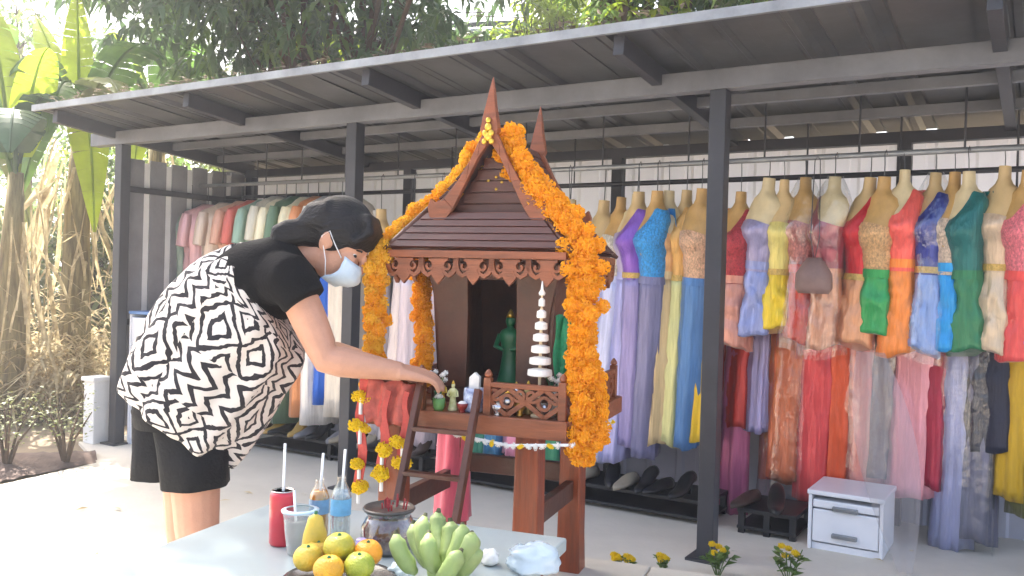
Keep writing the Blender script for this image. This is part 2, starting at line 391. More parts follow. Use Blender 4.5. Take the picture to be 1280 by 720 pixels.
def yawed(p, neck): return p
NTH = 28
THS = [2*PI*k/NTH for k in range(NTH)]
def crumple(p, seed, s=9.0): return noise.noise(Vector((p.x*s + seed*3.7, p.y*s + seed, p.z*s*0.8)))
def skirt_rings(d0, d1, a0, b0, a1, b1, folds, amp, seed, rows=10, crinkle=0.0, lean=(0, 0)):
    rings = []
    for i in range(rows + 1):
        t = i / rows; ring = []
        for th in THS:
            tt = t ** 0.8; fo = amp * (0.3 + 0.7*tt) * (1.1 - 2.0*abs(math.sin(round((folds + 1)/2)*th + seed + 0.7*t)) + 0.5*math.cos((folds*2+1)*th + seed*2.3))
            a = a0 + (a1 - a0)*sm(0, 1, tt)*0.6 + (a1 - a0)*tt*0.4; b = b0 + (b1 - b0)*tt
            p = Vector(((a*(1 + fo)) * math.cos(th) + lean[0]*t, (b*(1 + fo)) * math.sin(th) + lean[1]*t, -(d0 + (d1 - d0)*t) + 0.022*t*t*math.cos(th*1.0 + seed*1.7) + 0.006*t*math.cos(4*th + seed)))
            if crinkle:
                c = crumple(p, seed, 16) * crinkle * math.sin(PI*min(1, t*1.02 + 0.06)) + crumple(p, seed + 5, 34)*crinkle*0.4
                p += Vector((math.cos(th), math.sin(th), 0.25)) * c
            ring.append(p)
        rings.append(ring)
    return rings
def film_cover(t, d0, d1, H, seed, a=.19, b=.14):
    rg = skirt_rings(d0, d1, .05, .05, a, b, 5, 0.07, seed, 12, 0.018)
    for i in range(1, 5):
        for j, p in enumerate(rg[i]):
            q = tpoint(max(0.09, d0 + (d1-d0)*i/12), THS[j], 0.03); rg[i][j] = Vector((q.x, q.y, p.z))
    m = MB().loft([[p + Vector((0, 0, H)) for p in r] for r in rg], False, False)
    return m.build('plastic_cover', M_film, t, smooth=True)
GSEED = [0]
def dress(px, py, hem_py, bod, skt, label, yaw=-62, one=True, side=1, pack=False, v=RV, film=False, belt='c9a75c', group='dresses on the galvanised front rail', wide=1.0, form=True, hem_a=None, trim=None):
    GSEED[0] += 1; sd_ = GSEED[0] * 1.37
    u, zt = SV(px, py, v); _, zh = SV(px, hem_py, v)
    zt = min(zt, RZ - 0.05); H = zt - zh
    t = thing('thai_dress', label, 'dress', S(u, v, zh), R(yaw), group)
    kk = random.uniform(.9, 1.08); t.scale = (.58*kk, .80*kk, 1); tl = R(random.uniform(0.5, 4.5)); t.rotation_euler = (R(random.uniform(-2.5, 2.5)), tl, R(yaw))
    up = Vector((0, 0, H))
    if form:
        m = MB().loft([[tpoint(d, th) + up for th in THS] for d in (0, .004, .03, .055, .078, .088, .10, .115, .135, .165, .2, .235, .27, .31, .35, .4)])
        m.build('torso_form', M_forms[(GSEED[0]*5) % 3], t, smooth=True)
    hk = Vector((-math.sin(tl)*0, 0, 0))
    MB().tube([up + Vector((0, 0, -0.02)), up + Vector((-0.004, 0, (RZ - zt)*0.5)), up + Vector((-0.012, 0, RZ - zt - 0.006)), up + Vector((-0.012, 0.012, RZ - zt + 0.012)), up + Vector((-0.012, 0.02, RZ - zt - 0.01))], 0.0035, 6).build('hook', M_hook, t)
    # bodice with strapless or one-shouldered neckline
    rows = []
    for i in range(13):
        ring = []
        for th in THS:
            top = 0.225 + 0.012*math.cos(2*th)
            if one: top += (0.088 - 0.225) * sm(-0.15, 0.8, side * math.cos(th))
            d = top + (0.47 - top) * i / 12
            p = tpoint(d, th, 0.008 + (1 - sm(.36, .44, d))*(0.0045*math.sin(d*80 + 6*side*math.cos(th) + sd_) + 0.006*noise.noise(Vector((math.cos(th)*2, math.sin(th)*2 + sd_, d*14)))))
            ring.append(p + up)
        rows.append(ring)
    MB().loft(rows, False, False).build('bodice', brocade(bod) if GSEED[0] % 3 == 1 else silk(bod, film), t, smooth=True)
    if one:   # loose end of the sash falling down the back of the shoulder
        pts = []
        m = MB(); rr = []
        for i in range(9):
            tt = i / 8; d = 0.09 + 0.62*tt; x = side*(0.105 + 0.02*tt); yb = 0.062 + 0.05*sm(0, 0.35, tt)
            wv = [Vector((x + (k - 2)*0.026*(1 + 0.3*tt), yb + 0.012*math.sin(k*1.9 + sd_ + 2*tt), -d)) + up for k in range(5)]
            rr.append(wv)
        m.loft(rr, closed=False); o = m.build('sash', silk(bod, film), t, smooth=True); o.modifiers.new('th', 'SOLIDIFY').thickness = 0.003
    bd = random.uniform(-.03, .02)
    if GSEED[0] % 3 == 0: MB().loft([[tpoint(d + bd, th, 0.014) + up for th in THS] for d in (.445, .448, .472, .475)], False, False).build('belt', mat('belt_' + belt, belt, 0.4, 0.3, 60, 0.5, 120, metal=0.3), t, smooth=True)
    else: MB().loft([[tpoint(d + bd, th, 0.0125 + .001*math.sin(9*th)) + up for th in THS] for d in (.44, .445, .475, .48)], False, False).build('waistband', silk(skt, film), t, smooth=True)
    if pack:
        rg = skirt_rings(.46, H, .112, .082, .150*wide, .105*wide, 4, 0.09, sd_, 16, 0.034)
        rg += [[p.lerp(Vector((0, 0, p.z)), 0.15) + Vector((0, 0, -0.004)) for p in rg[-1]]]
        MB().loft([[p + up for p in r] for r in rg], False, True).build('folded_skirt', silk(skt, True), t, smooth=True)
    else:
        ha = hem_a or .165*wide
        rg = skirt_rings(.46, H, .115, .085, ha, ha*.72, 5 + int(sd_) % 3, 0.14, sd_, 18, 0.012)
        o = MB().loft([[p + up for p in r] for r in rg], False, False).build('skirt', silk(skt, film), t, smooth=True); o.modifiers.new('th', 'SOLIDIFY').thickness = 0.003
        if trim:
            MB().loft([[Vector((p.x*1.02, p.y*1.02, p.z)) + up for p in r] for r in (rg[-3], rg[-2], rg[-1])], False, False).build('hem_band', silk(trim), t, smooth=True)
    if film: film_cover(t, -0.005, H + 0.05, H, sd_)
    return t
def skirt(px, py0, hem_py, c, label, v=0.88, yaw=-35, a=.12, film=False, bag=None):
    GSEED[0] += 1; sd_ = GSEED[0] * 1.9
    u, zh = SV(px, hem_py, v); zt = LZ - 0.05; H = zt - zh
    t = thing('long_skirt', label, 'skirt', S(u, v, zh), R(yaw), 'long skirts on the low rear rail'); up = Vector((0, 0, H))
    MB().tube([up + Vector((0, 0, 0)), up + Vector((0, 0, 0.05)), up + Vector((0, .012, 0.064)), up + Vector((0, .018, 0.045))], 0.0035, 6).build('hook', M_hook, t)
    MB().box(up + Vector((0, 0, -0.01)), (a*1.7, 0.014, 0.026)).build('clip_bar', M_form, t, bevel=0.004)
    rg = skirt_rings(0.0, H, a*.85, .022, a, .062, 4 + int(sd_) % 3, 0.22, sd_, 18, 0.012)
    o = MB().loft([[p + up for p in r] for r in rg], False, False).build('skirt_cloth', silk(c, film), t, smooth=True); o.modifiers.new('th', 'SOLIDIFY').thickness = 0.003
    if film:
        rg = skirt_rings(-0.01, H + 0.08, a*.95, .035, a*1.15, .085, 5, 0.1, sd_ + 2, 14, 0.014)
        MB().loft([[p + up for p in r] for r in rg], False, False).build('plastic_cover', M_film, t, smooth=True)
    return t
LZ = 1.16
rail(0.88, LZ, 4.3, 6.5, 0.012, M_galv, 'low rear rail carrying long skirts behind the short dress packs', [4.45, 5.4, 6.4])
# right bay, front row: torso forms with sashes and folded, film-wrapped skirts
dress(921, 240, 432, 'a8323a', 'c98a78', 'crimson one shouldered dress with dusty pink skirt next to the shed post', yaw=-40, pack=True)
dress(947, 223, 414, '9a94b8', '8d97c8', 'lavender strapless dress with periwinkle skirt between crimson and yellow dresses', one=False, pack=True)
dress(976, 225, 412, 'dccd78', 'e0c020', 'pale yellow strapless dress with bright yellow folded skirt', one=False, pack=True, yaw=-30)
dress(1005, 222, 424, 'b07068', 'c23a28', 'mauve strapless dress with shiny red folded skirt', one=False, pack=True, film=True)
dress(1034, 222, 432, 'a5525c', 'd59a7c', 'dusty rose sequinned one shouldered dress under clear plastic', pack=True, film=True, side=-1)
dress(1073, 222, 432, 'c22a32', 'd99a70', 'scarlet sash dress with peach folded skirt', pack=True)
dress(1098, 222, 410, 'c9a070', '2f9a52', 'tan strapless dress with emerald green folded skirt', one=False, pack=True)
dress(1128, 213, 442, 'f0645a', 'f08a3a', 'coral one shouldered dress with orange folded skirt', pack=True, yaw=-35)
dress(1161, 216, 440, '26368e', '86a2da', 'royal blue sash dress with pale blue folded skirt', pack=True, film=True)
dress(1188, 215, 432, 'c4b09c', '1f93d6', 'beige strapless dress with bright sky blue folded skirt', one=False, pack=True)
dress(1214, 215, 441, '1f6a68', '2f7a52', 'teal sash dress with dark green folded skirt', pack=True)
dress(1249, 208, 438, 'cdb59a', 'd2bca0', 'plain beige strapless dress with beige folded skirt', one=False, pack=True)
dress(1276, 214, 446, 'd8707a', 'd84a48', 'rose pink one shouldered dress with red folded skirt', pack=True)
dress(1303, 212, 440, '7a4aa0', 'a070c0', 'violet sash dress with orchid folded skirt', pack=True)
# right bay, rear row: long skirts
for px, hp, c, a, fl, lb in [
    (915, 640, 'b05a80', .075, False, 'longest mauve pink skirt hanging beside the shed post'),
    (921, 537, 'b8342c', .085, False, 'brick red skirt hanging below the crimson dress'),
    (946, 535, 'a49cc8', .065, False, 'short lilac skirt between brick red and copper skirts'),
    (979, 602, 'cc6a40', .110, True, 'copper orange skirt under a wrinkled plastic cover'),
    (1018, 622, 'd2464a', .100, False, 'coral red satin skirt next to the copper skirt'),
    (1044, 620, 'd8562e', .085, False, 'orange red satin skirt with sharp pleats'),
    (1074, 617, 'd88a80', .100, True, 'salmon pink skirt wrapped in clear plastic'),
    (1098, 600, '7d6a66', .075, True, 'taupe brown skirt in a trailing plastic cover'),
    (1138, 616, 'e29aa4', .125, False, 'pale pink skirt with wide smooth front'),
    (1164, 612, 'a82a44', .070, False, 'narrow wine red skirt behind the pale pink skirt'),
    (1187, 682, 'a3a6cc', .085, True, 'long periwinkle grey skirt nearly touching the floor'),
    (1215, 676, '6e6e84', .085, True, 'slate grey skirt hanging behind the navy skirt'),
    (1231, 560, '1c2036', .110, False, 'navy black skirt below the dark green pack'),
    (1264, 626, 'c09a18', .075, False, 'gold yellow satin skirt at the end of the low rail'),
    (1290, 640, '6a6a38', .085, False, 'olive green skirt past the gold skirt')]:
    skirt(px, 0, hp, c, lb, a=a, film=fl)
# middle bay: full length dresses
for px, py, hp, b, s_, one, lb in [
    (741, 250, 566, 'b8b4c4', 'b4b6d4', False, 'silver grey long dress right beside the marigold garland'),
    (757, 246, 572, 'c8bfae', 'c3c6e2', False, 'ivory and pale periwinkle long dress'),
    (778, 243, 575, 'b4a8c8', 'a9a8d6', False, 'soft lilac long dress with smooth bodice'),
    (797, 241, 560, '7e52b4', '8f86b6', True, 'purple sash long dress with greyed violet skirt'),
    (815, 240, 566, '2f8fd0', '77769a', True, 'azure sash long dress with slate violet skirt'),
    (831, 239, 556, 'dcae78', 'cbb487', False, 'peach bodice long dress with sand skirt'),
    (848, 238, 556, 'd8a860', 'c9c88c', True, 'amber sash long dress with pale olive skirt'),
    (867, 237, 555, 'd0a684', '4a78ae', False, 'peach strapless long dress with steel blue skirt'),
    (884, 238, 556, 'e0902a', 'd8b21e', True, 'orange sash long dress with mustard skirt beside the post')]:
    dress(px, py, hp, b, s_, lb, one=one, group='long dresses in the middle bay', film=False, wide=0.78, yaw=-58 + random.uniform(-9, 9))
for px, py, hp, b, s_, one, lb in [
    (478, 262, 540, 'c9c4be', 'c4bcc0', False, 'pearl grey long dress right of the middle post'),
    (497, 258, 552, 'aab08e', 'd8cccc', False, 'sage bodice long dress left of the garlanded roof'),
    (517, 256, 556, 'd8b8b4', 'd0c4d0', False, 'blush pink long dress behind the left garland'),
    (540, 254, 556, 'cfc8bc', 'b8a8b0', True, 'oatmeal sash long dress behind the spirit house gable'),
    (605, 250, 575, '4a3a6a', '3f8a74', True, 'green skirted sash dress seen under the spirit house floor'),
    (628, 250, 572, '3a6a9a', '2f6f9a', True, 'ocean blue long dress seen between the spirit house legs'),
    (655, 250, 566, 'd07a9a', 'd88aa8', True, 'candy pink long dress seen between the spirit house legs'),
    (700, 250, 585, '3f8a5a', '3c8c68', True, 'jade green long dress behind the right spirit house leg'),
    (722, 250, 572, '8a8ab0', '7a7aa6', False, 'grey violet long dress behind the right garland')]:
    dress(px, py, hp, b, s_, lb, one=one, group='long dresses behind the spirit house', wide=0.78)
# left bay: shirts and blouses on plain hangers, seen nearly edge on
def blouse(px, py, hem_py, c, label, yaw=35, a=.19, b=.05, v=RV, puffy=False, name='hanging_blouse', cat='blouse'):
    GSEED[0] += 1; sd_ = GSEED[0]*1.13
    u, zt = SV(px, py, v); _, zh = SV(px, hem_py, v); zt = min(zt, RZ - 0.05); H = zt - zh
    t = thing(name, label, cat, S(u, v, zh), R(yaw), 'clothes in the left bay'); up = Vector((0, 0, H))
    tab = [(0, .04, .03), (.02, .07, .035), (.07, a, b*.9), (.16, a*1.02, b*1.3), (.35, a*.9, b*1.3), (3, a*1.05, b*1.5)]
    if puffy: tab = [(0, .05, .04), (.03, .1, .07), (.09, a, b*2), (.22, a*1.1, b*2.8), (.4, a, b*2.4), (3, a, b*2)]
    rg = []
    for i in range(15):
        d = H * (i/14)**1.3; aa, bb = interp(tab, d); ring = []
        for th in THS:
            fo = 1 + 0.10*sm(0.1, 0.5, d)*math.cos(5*th + sd_) + 0.05*math.cos(9*th + sd_*2)
            p = Vector((aa*fo*math.cos(th), bb*fo*math.sin(th), -d)); k = crumple(p, sd_, 12 if not puffy else 18)*(0.008 if not puffy else 0.03)
            ring.append(p + Vector((math.cos(th), math.sin(th), 0))*k + up)
        rg.append(ring)
    o = MB().loft(rg, False, False).build('body', silk(c), t, smooth=True); o.modifiers.new('th', 'SOLIDIFY').thickness = 0.003
    for s_ in (-1, 1):
        p0 = Vector((s_*a*.86, 0, -.08)); pts = [p0 + Vector((s_*0.035*tt, -0.005, -0.24*tt)) + up for tt in (0, .3, .65, 1)]
        MB().tube(pts, [.04, .052, .05, .047], 10, False).build('sleeve', silk(c), t, smooth=True)
    MB().tube([up + Vector((s_*a*.8, 0, z)) for s_, z in ((-1, -.075), (-.3, -.03), (0, -.012), (.3, -.03), (1, -.075))], .006, 6).tube([up + Vector((0, 0, -.012)), up + Vector((0, 0, RZ - zt)), up + Vector((0, .015, RZ - zt + .012)), up + Vector((0, .025, RZ - zt - .008))], .0035, 6).build('hanger', M_hook, t)
    return t
for px, py, hp, c, pf, lb in [
    (240, 262, 380, '7f8f82', False, 'grey green blouse nearest the slatted end wall'),
    (260, 256, 390, 'd2a5a8', False, 'powder pink blouse next to the grey green blouse'),
    (281, 254, 400, 'cbb8a8', False, 'beige blouse between powder pink and red blouses'),
    (302, 252, 400, 'c99a84', False, 'warm sand blouse left of the red blouse'),
    (316, 251, 400, 'c8685c', False, 'faded red blouse hanging above the bent back'),
    (330, 250, 400, '8ca898', False, 'pale jade blouse between red and cream garments'),
    (358, 248, 350, 'ded6b8', True, 'puffy cream ruffled blouse bunched on the rail'),
    (385, 247, 360, 'd6cfae', True, 'puffy ivory ruffled blouse near the black hair'),
    (398, 246, 520, 'd08a5a', False, 'long apricot tunic behind the bare arm'),
    (412, 246, 530, 'e8e4e0', False, 'long white tunic between apricot and blue tunics'),
    (428, 246, 505, '2a64c8', False, 'long vivid blue tunic behind the face mask'),
    (443, 246, 520, 'd9d0c4', False, 'long cream tunic left of the middle post'),
    (370, 246, 528, '5f7a62', False, 'long moss green tunic below the patterned blouse'),
    (346, 246, 530, 'c8c4b4', False, 'long stone coloured tunic behind the patterned blouse')]:
    blouse(px, py, hp, c, lb, puffy=pf, name='hanging_tunic' if 'tunic' in lb else 'hanging_blouse', cat='tunic' if 'tunic' in lb else 'blouse', a=.17)
# handbags hung among the dresses
def bag(px, py, v, c, w_, h_, label):
    u, z = SV(px, py, v); t = thing('hanging_bag', label, 'bag', S(u, v, z - h_), SHED_ROT + 0.2)
    rg = [[Vector((a*math.cos(th)*abs(math.cos(th))**-0.3 if abs(math.cos(th)) > 1e-3 else 0, b*math.sin(th), z_)) for th in THS] for a, b, z_ in ((w_*.40, .03, 0), (w_*.5, .05, h_*.15), (w_*.48, .05, h_*.55), (w_*.3, .03, h_*.85), (w_*.18, .015, h_))]
    MB().loft(rg).build('body', mat('bag_' + c, c, 0.5, 0.15, 10, 0.2, 30), t, smooth=True)
    MB().tube([(0, 0, h_*.9), (-.02, 0, h_ + .1), (-.012, .06, RZ - z + h_ - .03), (0, .13, RZ - z + h_ + 0.0), (.012, .06, RZ - z + h_ - .03), (.02, 0, h_ + .1), (0, 0, h_*.9)], 0.0022, 6).build('strap', M_hook, t, smooth=True)
bag(1018, 322, 0.47, '8a6f68', .17, .17, 'small brown drawstring bag hung in front of the mauve dress')

def hanging_sheet():
    top = W(1088, 440, 4.02); bot = G(1131, 716, .004); base = Vector((bot.x, bot.y, 0)); t = MB(); rows = []
    for i in range(15):
        f = i/14; c = top.lerp(bot, f) - base + Vector((0, 0, 0)); wd = .03 + .10*math.sin(PI*min(1, f*.9 + .1))
        rows.append([c + U*(wd*(k/6 - .5)*2) + V*(.02*math.sin(k*2.1 + 3*f) + .015*noise.noise(Vector((k, f*4, 1)))) for k in range(7)])
    o = t.loft(rows, closed=False).build('plastic_sheet', mat('milky_sheet', 'b9b4b8', .2, .1, 10, .3, 25, alpha=.3, coat=.5), None, smooth=True, loc=base)
    tag(o, 'long clear plastic sheet trailing from the skirts down to the floor', 'plastic sheet')
hanging_sheet()
# ================================================================ spirit house
PZ = 0.285                                                    # top of the plinth it stands on
HR = R(-20.0); HO = Vector((-0.02, 2.745, PZ))
def HL(x, y, z): return HO + Matrix.Rotation(HR, 3, 'Z') @ Vector((x, y, z - PZ))
m = MB().box((0.42, -0.1, -0.155), (2.35, 0.86, 0.26)).build('plinth_core', M_conc)
pl = thing('plinth', 'raised pale concrete plinth under the wooden spirit house', 'plinth', HO, HR)
m.parent = pl; m.name = 'block'
for i in range(6):                                            # paving slabs on top
    for j in range(2):
        MB().box((-0.56 + 0.392*i, -0.31 + 0.43*j, -0.0125), (0.386, 0.424, 0.025)).build('slab', M_conc, pl, bevel=0.004)
sh = thing('spirit_house', 'dark teak Thai spirit house with steep gabled roof and carved trim on four legs', 'spirit house', HO, HR)
def z(v): return v - PZ
LEGS = [(-.24, -.25), (.18, -.25), (-.24, .19), (.18, .19)]
for x, y in LEGS:
    MB().loft([[Vector((x + a*w_, y + b*w_, zz)) for a, b in ((-1,-1),(1,-1),(1,1),(-1,1))] for w_, zz in ((.041, -.003), (.037, .12), (.034, z(.80)))]).build('leg', M_wood, sh, bevel=0.005)
for (x0, y0), (x1, y1), zz in (((-.24, -.25), (-.24, .19), .55), ((.18, -.25), (.18, .19), .55), ((-.24, .19), (.18, .19), .60)):
    MB().beam((x0, y0, z(zz)), (x1, y1, z(zz)), .028, .06).build('stretcher', M_woodd, sh, bevel=0.003)
# deck: frame, planks, skirting
X0, X1, Y0, Y1 = -.28, .30, -.32, .28
MB().box(((X0+X1)/2, (Y0+Y1)/2, z(.812)), (X1-X0-.02, Y1-Y0-.02, .03)).build('deck_frame', M_woodd, sh)
for i in range(8):
    w_ = (Y1 - Y0) / 8
    MB().box(((X0+X1)/2, Y0 + w_*(i+.5), z(.836)), (X1-X0, w_-.003, .018)).build('deck_plank', M_woodx, sh, bevel=0.002)
for a, b, c, d in ((X0-.008, Y0-.009, X1+.008, Y0-.009), (X1+.009, Y0, X1+.009, Y1), (X0-.009, Y0, X0-.009, Y1), (X0-.008, Y1+.009, X1+.008, Y1+.009)):
    MB().beam((a, b, z(.822)), (c, d, z(.822)), .016, .052).build('skirting_board', M_woodx, sh, bevel=0.003)
# carved railings
def arc(c, r, a0, a1, ax, n=10):
    return [Vector(c) + Vector(ax) * (r*math.cos(R(a0 + (a1-a0)*i/n))) + Vector((0, 0, r*math.sin(R(a0 + (a1-a0)*i/n)))) for i in range(n+1)]
def spiral(c, r0, r1, a0, a1, ax, n=16):
    return [Vector(c) + Vector(ax)*((r0+(r1-r0)*i/n)*math.cos(R(a0+(a1-a0)*i/n))) + Vector((0,0,(r0+(r1-r0)*i/n)*math.sin(R(a0+(a1-a0)*i/n)))) for i in range(n+1)]
def railing(p0, p1, h=.085):
    p0, p1 = Vector(p0), Vector(p1); ax = (p1-p0).normalized(); L = (p1-p0).length; nr = ax.cross(Vector((0,0,1)))
    t = MB().beam(p0 + Vector((0,0,h)), p1 + Vector((0,0,h)), .018, .014).build('railing', M_woodx, sh, bevel=0.002)
    n = max(1, round(L/.095)); s_ = L/n
    for i in range(n):
        c = p0 + ax*(s_*(i+.5)) + Vector((0,0,h*.5)); mm = MB()
        for k in (-1, 1):
            mm.ribbon([c + ax*(k*s_*.5*tt) + Vector((0,0,h*.46*(1-tt)**1 - 0*tt)) for tt in (0,.25,.5,.75,1)], .013, .010, nr)
            mm.ribbon([c + ax*(k*s_*.5*tt) + Vector((0,0,-h*.46*(1-tt))) for tt in (0,.25,.5,.75,1)], .013, .0108, nr)
            mm.ribbon(spiral(c + ax*(k*s_*.33) + Vector((0,0,h*.22)), .020, .006, 200, 560, ax*k), .008, .0093, nr)
        mm.ribbon(arc(c, .017, 0, 360, ax, 16), .009, .0122, nr)
        mm.build('carving', M_woodx, t)
RZ0 = z(.846)
railing((.075, Y0+.012, RZ0), (X1-.01, Y0+.012, RZ0)); railing((X1-.012, Y0+.02, RZ0), (X1-.012, Y1-.02, RZ0))
railing((X0+.01, Y0+.012, RZ0), (-.135, Y0+.012, RZ0)); railing((X0+.012, Y0+.02, RZ0), (X0+.012, Y1-.02, RZ0))
for x, y in ((X1-.012, Y0+.012), (.072, Y0+.012), (-.132, Y0+.012), (X0+.012, Y0+.012), (X1-.012, Y1-.012), (X0+.012, Y1-.012)):
    MB().box((x, y, RZ0+.052), (.022, .022, .104)).lathe([(.006, 0), (.012, .006), (.010, .014), (.003, .024)], 10, (x, y, RZ0+.103)).build('railing_post', M_woodx, sh, bevel=0.002)
# cabin: raised floor, walls, front columns flaring to the eaves
MB().box((.01, .06, z(.87)), (.40, .36, .05)).build('cabin_floor', M_woodd, sh, bevel=0.003)
cz0, cz1 = z(.895), z(1.30)
for sx in (-1, 1):
    MB().prism([(.01 + sx*.165, -.12, cz0), (.01 + sx*.165, .23, cz0), (.01 + sx*.19, .24, cz1), (.01 + sx*.19, -.14, cz1)], (1, 0, 0), .012*sx).build('cabin_wall', M_woodd, sh)
MB().box((.01, .232, z(1.10)), (.405, .012, .42)).build('cabin_wall', M_woodd, sh)
for sx in (-1, 1):
    x = .01 + sx*.125
    rg = []
    for zz, w_, o_ in ((cz0, .046, 0), (z(1.0), .047, 0), (z(1.12), .052, .004), (z(1.2), .060, .012), (z(1.27), .072, .024)):
        rg.append([Vector((x + sx*o_ + a*w_, -.125 + b*.012 - (.0 if zz < z(1.1) else .012*(zz - z(1.1))/.15), zz)) for a, b in ((-1,-1),(1,-1),(1,1),(-1,1))])
    MB().loft(rg).build('front_panel', M_woodd, sh, bevel=0.003)
MB().box((.01, -.13, z(1.255)), (.40, .02, .07)).build('lintel', M_woodd, sh, bevel=0.002)
# lower roof: four sloping sides with shingle courses
EX, EY, EZ = .268, .25, z(1.302); TX, TY, TZ = .172, .20, z(1.405)
def skirt_side(a0, a1, b0, b1, nrm):
    a0, a1, b0, b1 = map(Vector, (a0, a1, b0, b1)); nrm = Vector(nrm)
    base = MB().prism([a0, a1, b1, b0], nrm, .012).build('roof_slope', M_rooftile, sh)
    for k in range(5):
        t0, t1 = k/5 + .004, (k+1)/5 - .008; q = [a0.lerp(b0, t0) + nrm*.0165, a1.lerp(b1, t0) + nrm*.0165, a1.lerp(b1, t1) + nrm*.0135, a0.lerp(b0, t1) + nrm*.0135]
        MB().prism(q, nrm, .005).build('roof_plank', M_rooftile, base)
sl = math.atan2(TZ-EZ, EY-TY); sx_ = math.atan2(TZ-EZ, EX-TX)
skirt_side((-EX, -EY, EZ), (EX, -EY, EZ), (-TX, -TY, TZ), (TX, -TY, TZ), (0, -math.sin(sl), math.cos(sl)))
skirt_side((EX, -EY, EZ), (EX, EY, EZ), (TX, -TY, TZ), (TX, TY, TZ), (math.sin(sx_), 0, math.cos(sx_)))
skirt_side((EX, EY, EZ), (-EX, EY, EZ), (TX, TY, TZ), (-TX, TY, TZ), (0, math.sin(sl), math.cos(sl)))
skirt_side((-EX, EY, EZ), (-EX, -EY, EZ), (-TX, TY, TZ), (-TX, -TY, TZ), (-math.sin(sx_), 0, math.cos(sx_)))
for sx in (-1, 1):
    for sy in (-1, 1):
        MB().tube([(sx*(EX+.022), sy*(EY+.016), EZ+.002), (sx*EX, sy*EY, EZ+.016), (sx*TX, sy*TY, TZ+.02)], [.006, .012, .011], 8).build('hip_ridge', M_woodd, sh, smooth=True)
# fascia boards with hanging fretwork
def fret(p0, p1):
    p0, p1 = Vector(p0), Vector(p1); ax = (p1-p0).normalized(); L = (p1-p0).length; nr = ax.cross(Vector((0,0,1)))
    t = MB().beam(p0 + Vector((0,0,.006)), p1 + Vector((0,0,.006)), .016, .022).build('fascia_board', M_woodx, sh, bevel=0.003)
    n = max(2, round(L/.117)); s_ = L/n; zb = -.003
    for i in range(n):
        c = p0 + ax*(s_*(i+.5)) + Vector((0,0,zb)); mm = MB()
        for k in (-1, 1):
            mm.ribbon([c + ax*(k*s_*x) + Vector((0,0,zz)) for x, zz in ((.5,0),(.49,-.024),(.42,-.043),(.30,-.052),(.17,-.045),(.09,-.026),(.12,-.008))], [.014,.014,.013,.012,.012,.011,.008], .010, nr)
            mm.ribbon(spiral(c + ax*(k*s_*.27) + Vector((0,0,-.024)), .018, .004, 90, 420, ax*k, 14), .007, .0115, nr)
        mm.prism([c + ax*x + Vector((0,0,zz)) - nr*.006 for x, zz in ((-.026,-.004),(.026,-.004),(.012,-.036),(.020,-.054),(0,-.078),(-.020,-.054),(-.012,-.036))], nr, .012)
        mm.build('fretwork', M_woodx, t)
fz = z(1.284)
fret((-EX-.006, -EY-.012, fz), (EX+.006, -EY-.012, fz)); fret((EX+.012, -EY, fz), (EX+.012, EY, fz)); fret((-EX-.012, EY, fz), (-EX-.012, -EY, fz)); fret((EX, EY+.012, fz), (-EX, EY+.012, fz))
# upper gable roof
AX, AZ, GB = .022, z(1.63), z(1.405)
def gside(sx):
    prev = None; rows = []
    for i in range(9):
        t = i/8; hw = .168*t**1.0*(0.80 + 0.20*t); rows.append((AX*(1-t) + sx*hw, AZ - (AZ-GB)*t))
    m_ = MB()
    for y in (-.205, .205): pass
    ring = [[Vector((x, y, zz + o_)) for y, o_ in ((-.205, 0), (.205, 0), (.205, .013), (-.205, .013))] for x, zz in rows]
    base = m_.loft(ring).build('gable_slope', M_rooftile, sh)
    for i in range(8):
        (xa, za), (xb, zb) = rows[i], rows[i+1]
        q = [Vector((xa, -.203, za+.015)), Vector((xb, -.203, zb+.020)), Vector((xb, .203, zb+.020)), Vector((xa, .203, za+.015))]
        MB().prism(q if sx > 0 else q[::-1], Vector((sx*.7, 0, .7)), .004).build('roof_plank', M_rooftile, base)
gside(-1); gside(1)
def barge(y, dirn):
    t = MB()
    for sx in (-1, 1):
        outer = [(AX + (x - AX)*.97, zz) for x, zz in [(AX, AZ+.045), (AX + sx*.030, AZ-.005), (AX + sx*.060, AZ-.065), (AX + sx*.098, AZ-.125), (AX + sx*.142, AZ-.178), (AX + sx*.172, AZ-.188), (AX + sx*.186, AZ-.176), (AX + sx*.196, AZ-.20), (AX + sx*.190, AZ-.228), (AX + sx*.152, AZ-.258)]]
        inner = [(AX + (x - AX)*.97, zz) for x, zz in [(AX + sx*.112, AZ-.205), (AX + sx*.072, AZ-.130), (AX + sx*.035, AZ-.060), (AX, AZ-.012)]]
        poly = [Vector((x, y, zz)) for x, zz in outer + inner]
        if sx*dirn > 0: poly = poly[::-1]
        # build as quads strip by strip so the concave outline stays clean
        oi = [outer[0], outer[1], outer[2], outer[3], outer[4], outer[9]]; ii = [inner[3], inner[3], inner[2], inner[1], inner[0], outer[9]]
        def thick(pts):
            a = [Vector((x, y, zz)) for x, zz in pts]; t.prism(a, (0, dirn, 0), .020)
        thick([outer[0], outer[1], inner[2], inner[3]]); thick([outer[1], outer[2], inner[1], inner[2]]); thick([outer[2], outer[3], inner[1]])
        thick([outer[3], outer[4], inner[0], inner[1]]); thick([outer[4], outer[5], outer[6], outer[7], outer[8], outer[9], inner[0]])
    return t.build('bargeboard', M_woodx, sh, bevel=0.002)
